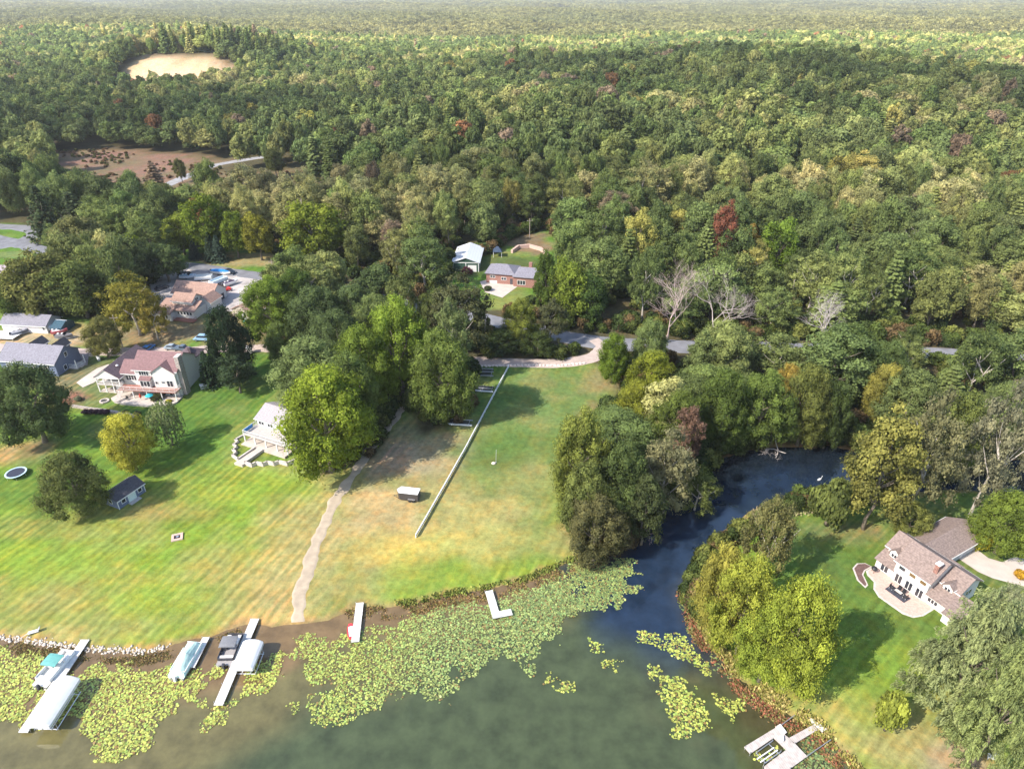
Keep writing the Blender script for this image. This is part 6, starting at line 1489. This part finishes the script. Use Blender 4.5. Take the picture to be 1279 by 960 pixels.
# ---------------------------------------------------------------- lily pads: countless small floating leaves, one object
def lily():
    r = np.random.default_rng(77)
    zones = [([(-60,806),(0,808),(45,815),(100,824),(150,830),(205,832),(258,848),(272,832),(284,838),(262,858),(232,878),(214,900),(190,918),(165,945),(130,952),(115,938),(100,912),(60,900),(20,905),(-60,902)], 1.0, 'y'),
     ([(322,822),(349,812),(352,832),(334,860),(312,880),(288,884),(280,878),(302,848)], .9, 'y'),
     ([(362,806),(385,792),(432,800),(470,780),(505,768),(540,758),(600,745),(660,735),(705,716),(742,700),(790,697),(803,716),(795,737),(755,756),(722,766),(705,796),(672,812),(655,836),(610,830),(575,848),(530,868),(480,880),(440,904),(395,908),(370,890),(392,862),(368,846)], 1.0, 'm'),
     ([(790,783),(826,790),(862,802),(884,822),(888,845),(862,836),(826,822),(800,808)], .75, 'y'),
     ([(808,832),(838,826),(872,852),(884,886),(868,922),(842,912),(818,880)], .85, 'y'),
     ([(892,872),(930,864),(946,886),(936,906),(898,898)], .8, 'y'), ([(945,915),(962,905),(970,925),(952,950),(940,940)], .5, 'y'),
     ([(995,915),(1040,940),(1070,985),(1010,990),(985,950)], .7, 'g'), ([(678,838),(705,826),(718,846),(708,866),(688,862)], .45, 'y'), ([(752,828),(786,824),(790,845),(760,850)], .4, 'y'),
     ([(245,900),(275,890),(268,915),(245,915)], .25, 'y'), ([(262,880),(300,896),(280,905)], .2, 'y'), ([(735,800),(760,795),(765,812),(740,815)], .2, 'y'),
     ([(600,770),(760,700),(800,702),(790,740),(720,765),(640,812)], .5, 'g'), ([(860,740),(900,800),(935,835),(915,850),(875,815),(850,760)], .35, 'g')]
    cs, sz, hu = [], [], []
    for zp, dens, ty in zones:
        w_ = [P0(*p) for p in zp]; xs_ = [p[0] for p in w_]; ys_ = [p[1] for p in w_]; ar = (max(xs_)-min(xs_))*(max(ys_)-min(ys_))
        n = int(ar*24); x = r.uniform(min(xs_), max(xs_), n); y = r.uniform(min(ys_), max(ys_), n)
        sd = poly_sd(x, y, w_)+(fbm(x/3, y/3, 3)-.5)*8-2.2*r.random(n)**3; holes = fbm(x/2.2+20, y/2.2, 3)
        k = (sd > 0) & (holes > .52-.30*np.clip(sd/3, 0, 1)*dens-.12*dens) & (poly_sd(x, y, SHORE) > .35) & (r.random(n) < .55+.4*dens)
        x, y = x[k], y[k]; cs.append(np.column_stack([x, y])); sz.append((.07 if ty == 'm' else .085)+.13*r.random(len(x))**1.5)
        base = {'y': (.38,.4,.085), 'm': (.34,.375,.085), 'g': (.16,.2,.07)}[ty]
        c = np.tile(base, (len(x), 1)); 
        if ty == 'm': wq = sstep(-28, -8, x)*sstep(48, 56, y+.2*x); c = c*(1-wq[:, None])+np.array((.27,.32,.1))*wq[:, None]
        c = c*(.5+.85*r.random((len(x), 1))); c[r.random(len(x)) < .25] *= np.array((.75,.95,1.0)); br = r.random(len(x)) < .1; c[br] = (.22,.14,.05); hu.append(c)
    C = np.concatenate(cs); S = np.concatenate(sz); Hc = np.concatenate(hu); n = len(C); print('pads', n)
    a = np.arange(6)*math.pi/3; ph = r.random(n)*6.28
    ang = a[None, :]+ph[:, None]; rr = S[:, None]*(.88+.24*r.random((n, 6)))
    tx, ty_ = r.normal(size=n)*.16, r.normal(size=n)*.16
    vx = np.cos(ang)*rr; vy = np.sin(ang)*rr; vz = .05+.07*r.random(n)[:, None]+vx*tx[:, None]+vy*ty_[:, None]
    V = np.stack([C[:, 0:1]+vx, C[:, 1:2]+vy, np.maximum(vz, .015)], -1).reshape(-1, 3); Fc = np.arange(6*n).reshape(n, 6)
    m = bpy.data.materials.new('lily_leaf'); m.use_nodes = True; N = m.node_tree.nodes; b = N['Principled BSDF']; b.inputs['Roughness'].default_value = .45; b.inputs['Specular IOR Level'].default_value = .35
    at_ = N.new('ShaderNodeAttribute'); at_.attribute_name = 'col'; m.node_tree.links.new(at_.outputs['Color'], b.inputs['Base Color'])
    o = link('lily_pads', npmesh('lily_pads', V, Fc, {'col': ('FACE', 'FLOAT_COLOR', np.column_stack([Hc, np.ones(n)]))}), m); tag(o, kind='stuff')
lily()
def blades(name, pts, hgt, cols, seed, wid=.16, per=1):
    """tufts of weeds / tall grass, one object"""
    r = np.random.default_rng(seed); pts = np.repeat(pts, per, 0); n = len(pts); x = pts[:, 0]+r.normal(size=n)*.25; y = pts[:, 1]+r.normal(size=n)*.25; z = np.maximum(terrain(x, y), -.02)
    a = r.random(n)*6.28; h_ = hgt*(.5+.8*r.random(n)); w_ = wid*(.6+.8*r.random(n)); lx, ly = r.normal(size=n)*.35*h_, r.normal(size=n)*.35*h_
    c, s = np.cos(a)*w_, np.sin(a)*w_
    V = np.stack([np.stack([x-c, y-s, z-.05], 1), np.stack([x+c, y+s, z-.05], 1), np.stack([x+lx+c*.5, y+ly+s*.5, z+h_], 1), np.stack([x+lx*.9-c*.6, y+ly*.9-s*.6, z+h_*.85], 1)], 1).reshape(-1, 3)
    m = bpy.data.materials.get('weed') or bpy.data.materials.new('weed')
    if not m.use_nodes:
        m.use_nodes = True; N = m.node_tree.nodes; b = N['Principled BSDF']; b.inputs['Roughness'].default_value = .9; b.inputs['Specular IOR Level'].default_value = .1
        at_ = N.new('ShaderNodeAttribute'); at_.attribute_name = 'col'; m.node_tree.links.new(at_.outputs['Color'], b.inputs['Base Color'])
    cc = np.array(cols)[r.integers(0, len(cols), n)]*(.7+.6*r.random((n, 1)))
    o = link(name, npmesh(name, V, np.arange(4*n).reshape(n, 4), {'col': ('FACE', 'FLOAT_COLOR', np.column_stack([cc, np.ones(n)]))}), m); tag(o, kind='stuff'); return o
r = np.random.default_rng(9)
def in_band(poly, n, dmin, dmax):
    w_ = [P0(*p) for p in poly]; xs_ = [p[0] for p in w_]; ys_ = [p[1] for p in w_]
    x = r.uniform(min(xs_), max(xs_), n); y = r.uniform(min(ys_), max(ys_), n); d = -poly_sd(x, y, SHORE); k = (poly_sd(x, y, w_) > 0) & (d > dmin) & (d < dmax) & (fbm(x/1.6, y/1.6, 3) > .42)
    return np.column_stack([x[k], y[k]])
blades('shore_weeds', in_band([(845,740),(868,735),(905,780),(950,820),(1010,880),(1060,930),(1110,985),(1060,990),(1000,925),(930,875),(870,810)], 60000, -2.6, .4), .3, [(.34,.15,.08),(.22,.15,.06),(.2,.2,.06),(.28,.1,.06),(.17,.12,.06)], 1)
blades('tall_grass', in_band([(860,760),(905,790),(960,835),(1005,880),(1050,930),(1110,1000),(1160,1040),(1080,1000),(1000,920),(900,830)], 60000, -.5, 1.6), .55, [(.36,.29,.1),(.42,.34,.13),(.28,.26,.06),(.2,.2,.05)], 2)
blades('shore_weeds', in_band([(-60,800),(0,800),(200,815),(260,800),(300,785),(300,812),(262,825),(200,835),(100,825),(-60,812)], 30000, -2.4, 0), .14, [(.36,.24,.11),(.28,.2,.09),(.22,.22,.07)], 3)
blades('shore_weeds', in_band([(430,762),(560,742),(660,722),(745,695),(760,715),(690,735),(560,765),(450,790)], 50000, -2.6, .3), .16, [(.3,.18,.07),(.34,.22,.1),(.2,.17,.06),(.26,.27,.08)], 4)
blades('tall_grass', in_band([(470,770),(540,755),(640,740),(700,720),(745,705),(745,685),(700,700),(620,722),(500,745)], 40000, -.3, .7), .35, [(.2,.24,.05),(.28,.27,.07),(.14,.18,.04)], 5)
blades('tall_grass', in_band([(1000,600),(1100,600),(1110,640),(1060,660),(1000,690),(940,680),(940,640)], 30000, 0, 5), .5, [(.24,.24,.1),(.34,.27,.17),(.16,.19,.06)], 6)
# low brush of the meadow and under the edge of the wood
mw = []; x = r.uniform(-330, 120, 9000); y = r.uniform(300, 520, 9000)
k = (poly_sd(x, y, CLEARW['meadow']) > 1) & (fbm(x/12, y/12, 3) > .5) & (line_d(x, y, BACKROAD) > 7); bx_, by_ = x[k], y[k]
x2 = r.uniform(-170, 330, 26000); y2 = r.uniform(70, 330, 26000); dsh = -poly_sd(x2, y2, SHORE)
edge = np.zeros(len(x2), bool)
for kx in ('main', 'brick', 'lotlawn'):
    d_ = poly_sd(x2, y2, CLEARW[kx]); edge |= (d_ < -.5) & (d_ > -5)
edge |= (dsh > .3) & (dsh < 4.5) & (poly_sd(x2, y2, CLEARW['main']) < -.5) & (poly_sd(x2, y2, [P0(*q) for q in [(862,690),(1010,622),(1075,618),(1700,630),(1700,1300),(760,1300)]]) < 0)
dl = line_d(x2, y2, ROAD); edge |= (dl > 5) & (dl < 12) & (x2 > 20) & (r.random(len(x2)) < .6)
edge |= (r.random(len(x2)) < .25)
k = edge & (dsh > .3) & ~(poly_sd(x2, y2, CLEARW['main']) > -.3) & ~(poly_sd(x2, y2, CLEARW['right']) > -.3) & ~(poly_sd(x2, y2, CLEARW['brick']) > -.3) & ~(poly_sd(x2, y2, CLEARW['lotlawn']) > -.3) & ~(poly_sd(x2, y2, CLEARW['leftroad']) > -.3) & (line_d(x2, y2, ROAD) > 4.6) & (line_d(x2, y2, LOOP) > 3.2) & (line_d(x2, y2, BACKROAD) > 6) & (line_d(x2, y2, SIDEROAD) > 5)
x2, y2 = x2[k], y2[k]
# the creek bank behind the right lawn, and the clump on its shore
x3 = r.uniform(20, 110, 6000); y3 = r.uniform(70, 130, 6000); d3 = -poly_sd(x3, y3, SHORE)
k = (d3 > .2) & (((d3 < 3.2) & (poly_sd(x3, y3, [P0(*q) for q in [(850,760),(880,700),(1000,625),(1075,618),(1110,622),(1110,650),(960,690),(880,770)]]) > -1))) ; x3, y3 = x3[k], y3[k]
X4 = np.concatenate([bx_, x2, x3]); Y4 = np.concatenate([by_, y2, y3]); n = len(X4); s = np.concatenate([.2+.35*r.random(len(bx_)), .6+.9*r.random(len(x2)), .5+.6*r.random(len(x3))])
c = np.array([(.05,.075,.028),(.085,.11,.035),(.13,.15,.045),(.15,.11,.06),(.07,.1,.03)])[r.integers(0, 5, n)]*(.8+.4*r.random((n, 1)))
c[:len(bx_)] = np.array([(.16,.11,.07),(.12,.13,.05),(.2,.13,.09)])[r.integers(0, 3, len(bx_))]
shr = proto(crown_mesh('brush', 55, 2.0, 2.6, -.4, 14, 50, .42, loose=.3, lob=(.3,.45)))
scatter('undergrowth', np.column_stack([X4, Y4, terrain(X4, Y4)-.1]), np.zeros(n), r.random(n)*6.28, np.stack([s, s, s*(.7+.7*r.random(n))], 1), c, [shr]); print('brush', n)
# ---------------------------------------------------------------- camera, sun, sky, air
cam = bpy.data.cameras.new('camera'); co = bpy.data.objects.new('camera', cam); COL.objects.link(co)
co.location = (0, 0, H); co.rotation_euler = (math.pi/2-PT, 0, 0)
cam.sensor_width = 36; cam.lens = 36*F/1279; cam.clip_end = 40000; cam.clip_start = .5
SC.camera = co
EL, AZ = R(42), R(32)      # light travels towards +x and a little away from the camera
sun = bpy.data.lights.new('sun', 'SUN'); so = bpy.data.objects.new('sun', sun); COL.objects.link(so)
sun.energy = 3.5; sun.angle = R(.5); sun.color = (1, .93, .82)
dv = Vector((math.cos(EL)*math.cos(AZ), math.cos(EL)*math.sin(AZ), -math.sin(EL)))
so.rotation_euler = dv.to_track_quat('-Z', 'Y').to_euler()
w = bpy.data.worlds.new('World'); SC.world = w; w.use_nodes = True; N = w.node_tree.nodes; L = w.node_tree.links
sk = N.new('ShaderNodeTexSky'); sk.sky_type = 'NISHITA'; sk.sun_disc = False; sk.sun_elevation = EL
sk.sun_rotation = math.atan2(-dv.x, -dv.y); sk.air_density = 1.0; sk.dust_density = 1.0
L.new(sk.outputs[0], N['Background'].inputs[0]); N['Background'].inputs[1].default_value = .15
vs = SC.view_settings; vs.view_transform = 'Standard'; vs.look = 'None'; vs.gamma = 1; vs.use_curve_mapping = False; vs.exposure = 1.25
SC.cycles.max_bounces = 6; SC.cycles.diffuse_bounces = 3; SC.cycles.transmission_bounces = 3; SC.cycles.transparent_max_bounces = 6; SC.cycles.volume_bounces = 0
SC.cycles.use_denoising = True; SC.cycles.use_adaptive_sampling = True; SC.cycles.adaptive_threshold = .02
hz = MB().box(-15000, 15000, -500, 16500, -60, 130).build('haze', bpy.data.materials.new('haze')); tag(hz, kind='stuff')
hm = hz.data.materials[0]; hm.use_nodes = True; N = hm.node_tree.nodes; N.remove(N['Principled BSDF'])
pv = N.new('ShaderNodeVolumePrincipled'); pv.inputs['Color'].default_value = (.93, .93, .92, 1); pv.inputs['Density'].default_value = .00008; pv.inputs['Anisotropy'].default_value = .2
hm.node_tree.links.new(pv.outputs[0], N['Material Output'].inputs['Volume'])

# broken cloud high above, outside the picture: it shades the ridge and the left wood
def cloud(x, y, rx, ry, seed, rot=0.0):
    z = 900.0; k = z/math.tan(EL); cx_, cy_ = x-k*math.cos(AZ), y-k*math.sin(AZ)
    n = 72; m_ = 8; V = [(0,0,14)]; 
    for i in range(1, m_+1):
        for j in range(n):
            a = 2*math.pi*j/n; w_ = 1+.5*(float(fbm(math.cos(a)*1.7+seed, math.sin(a)*1.7+3, 4))-.5)*2; q = i/m_
            V.append((rx*q*w_*math.cos(a), ry*q*w_*math.sin(a), 14*(1-q*q)+4*float(vnoise(i*.7+seed, j*.4))))
    F_ = [(0, 1+j, 1+(j+1) % n) for j in range(n)]
    for i in range(m_-1):
        for j in range(n): F_.append((1+i*n+j, 1+(i+1)*n+j, 1+(i+1)*n+(j+1) % n, 1+i*n+(j+1) % n))
    b = MB(); b.add(V, F_); t = len(V); b.add([(v[0], v[1], -6) for v in V[1+(m_-1)*n:]], [tuple(range(n))]); 
    b.f += [(1+(m_-1)*n+j, t+j, t+(j+1) % n, 1+(m_-1)*n+(j+1) % n) for j in range(n)]; b.mi += [0]*n
    o = b.build('cloud', CM); o.location = (cx_, cy_, z); o.rotation_euler = (0,0,rot); tag(o, kind='structure'); return o
CM = bpy.data.materials.new('cloud'); CM.use_nodes = True; N = CM.node_tree.nodes; L = CM.node_tree.links; N.remove(N['Principled BSDF'])
d_ = N.new('ShaderNodeBsdfDiffuse'); d_.inputs[0].default_value = (.9,.9,.9,1); tr_ = N.new('ShaderNodeBsdfTransparent'); mx_ = N.new('ShaderNodeMixShader'); mx_.inputs[0].default_value = .3
tc_ = N.new('ShaderNodeTexCoord'); nz_ = N.new('ShaderNodeTexNoise'); nz_.inputs['Scale'].default_value = .012; nz_.inputs['Detail'].default_value = 5; L.new(tc_.outputs['Object'], nz_.inputs['Vector'])
mr_ = N.new('ShaderNodeMapRange'); mr_.inputs[1].default_value = .4; mr_.inputs[2].default_value = .6; mr_.inputs[3].default_value = .05; mr_.inputs[4].default_value = .4; L.new(nz_.outputs['Fac'], mr_.inputs[0]); L.new(mr_.outputs[0], mx_.inputs[0])
L.new(tr_.outputs[0], mx_.inputs[1]); L.new(d_.outputs[0], mx_.inputs[2]); L.new(mx_.outputs[0], N['Material Output'].inputs['Surface'])
cloud(280, 620, 300, 150, 1, -.45); cloud(-300, 540, 240, 110, 5, .1); cloud(-60, 330, 120, 40, 14)
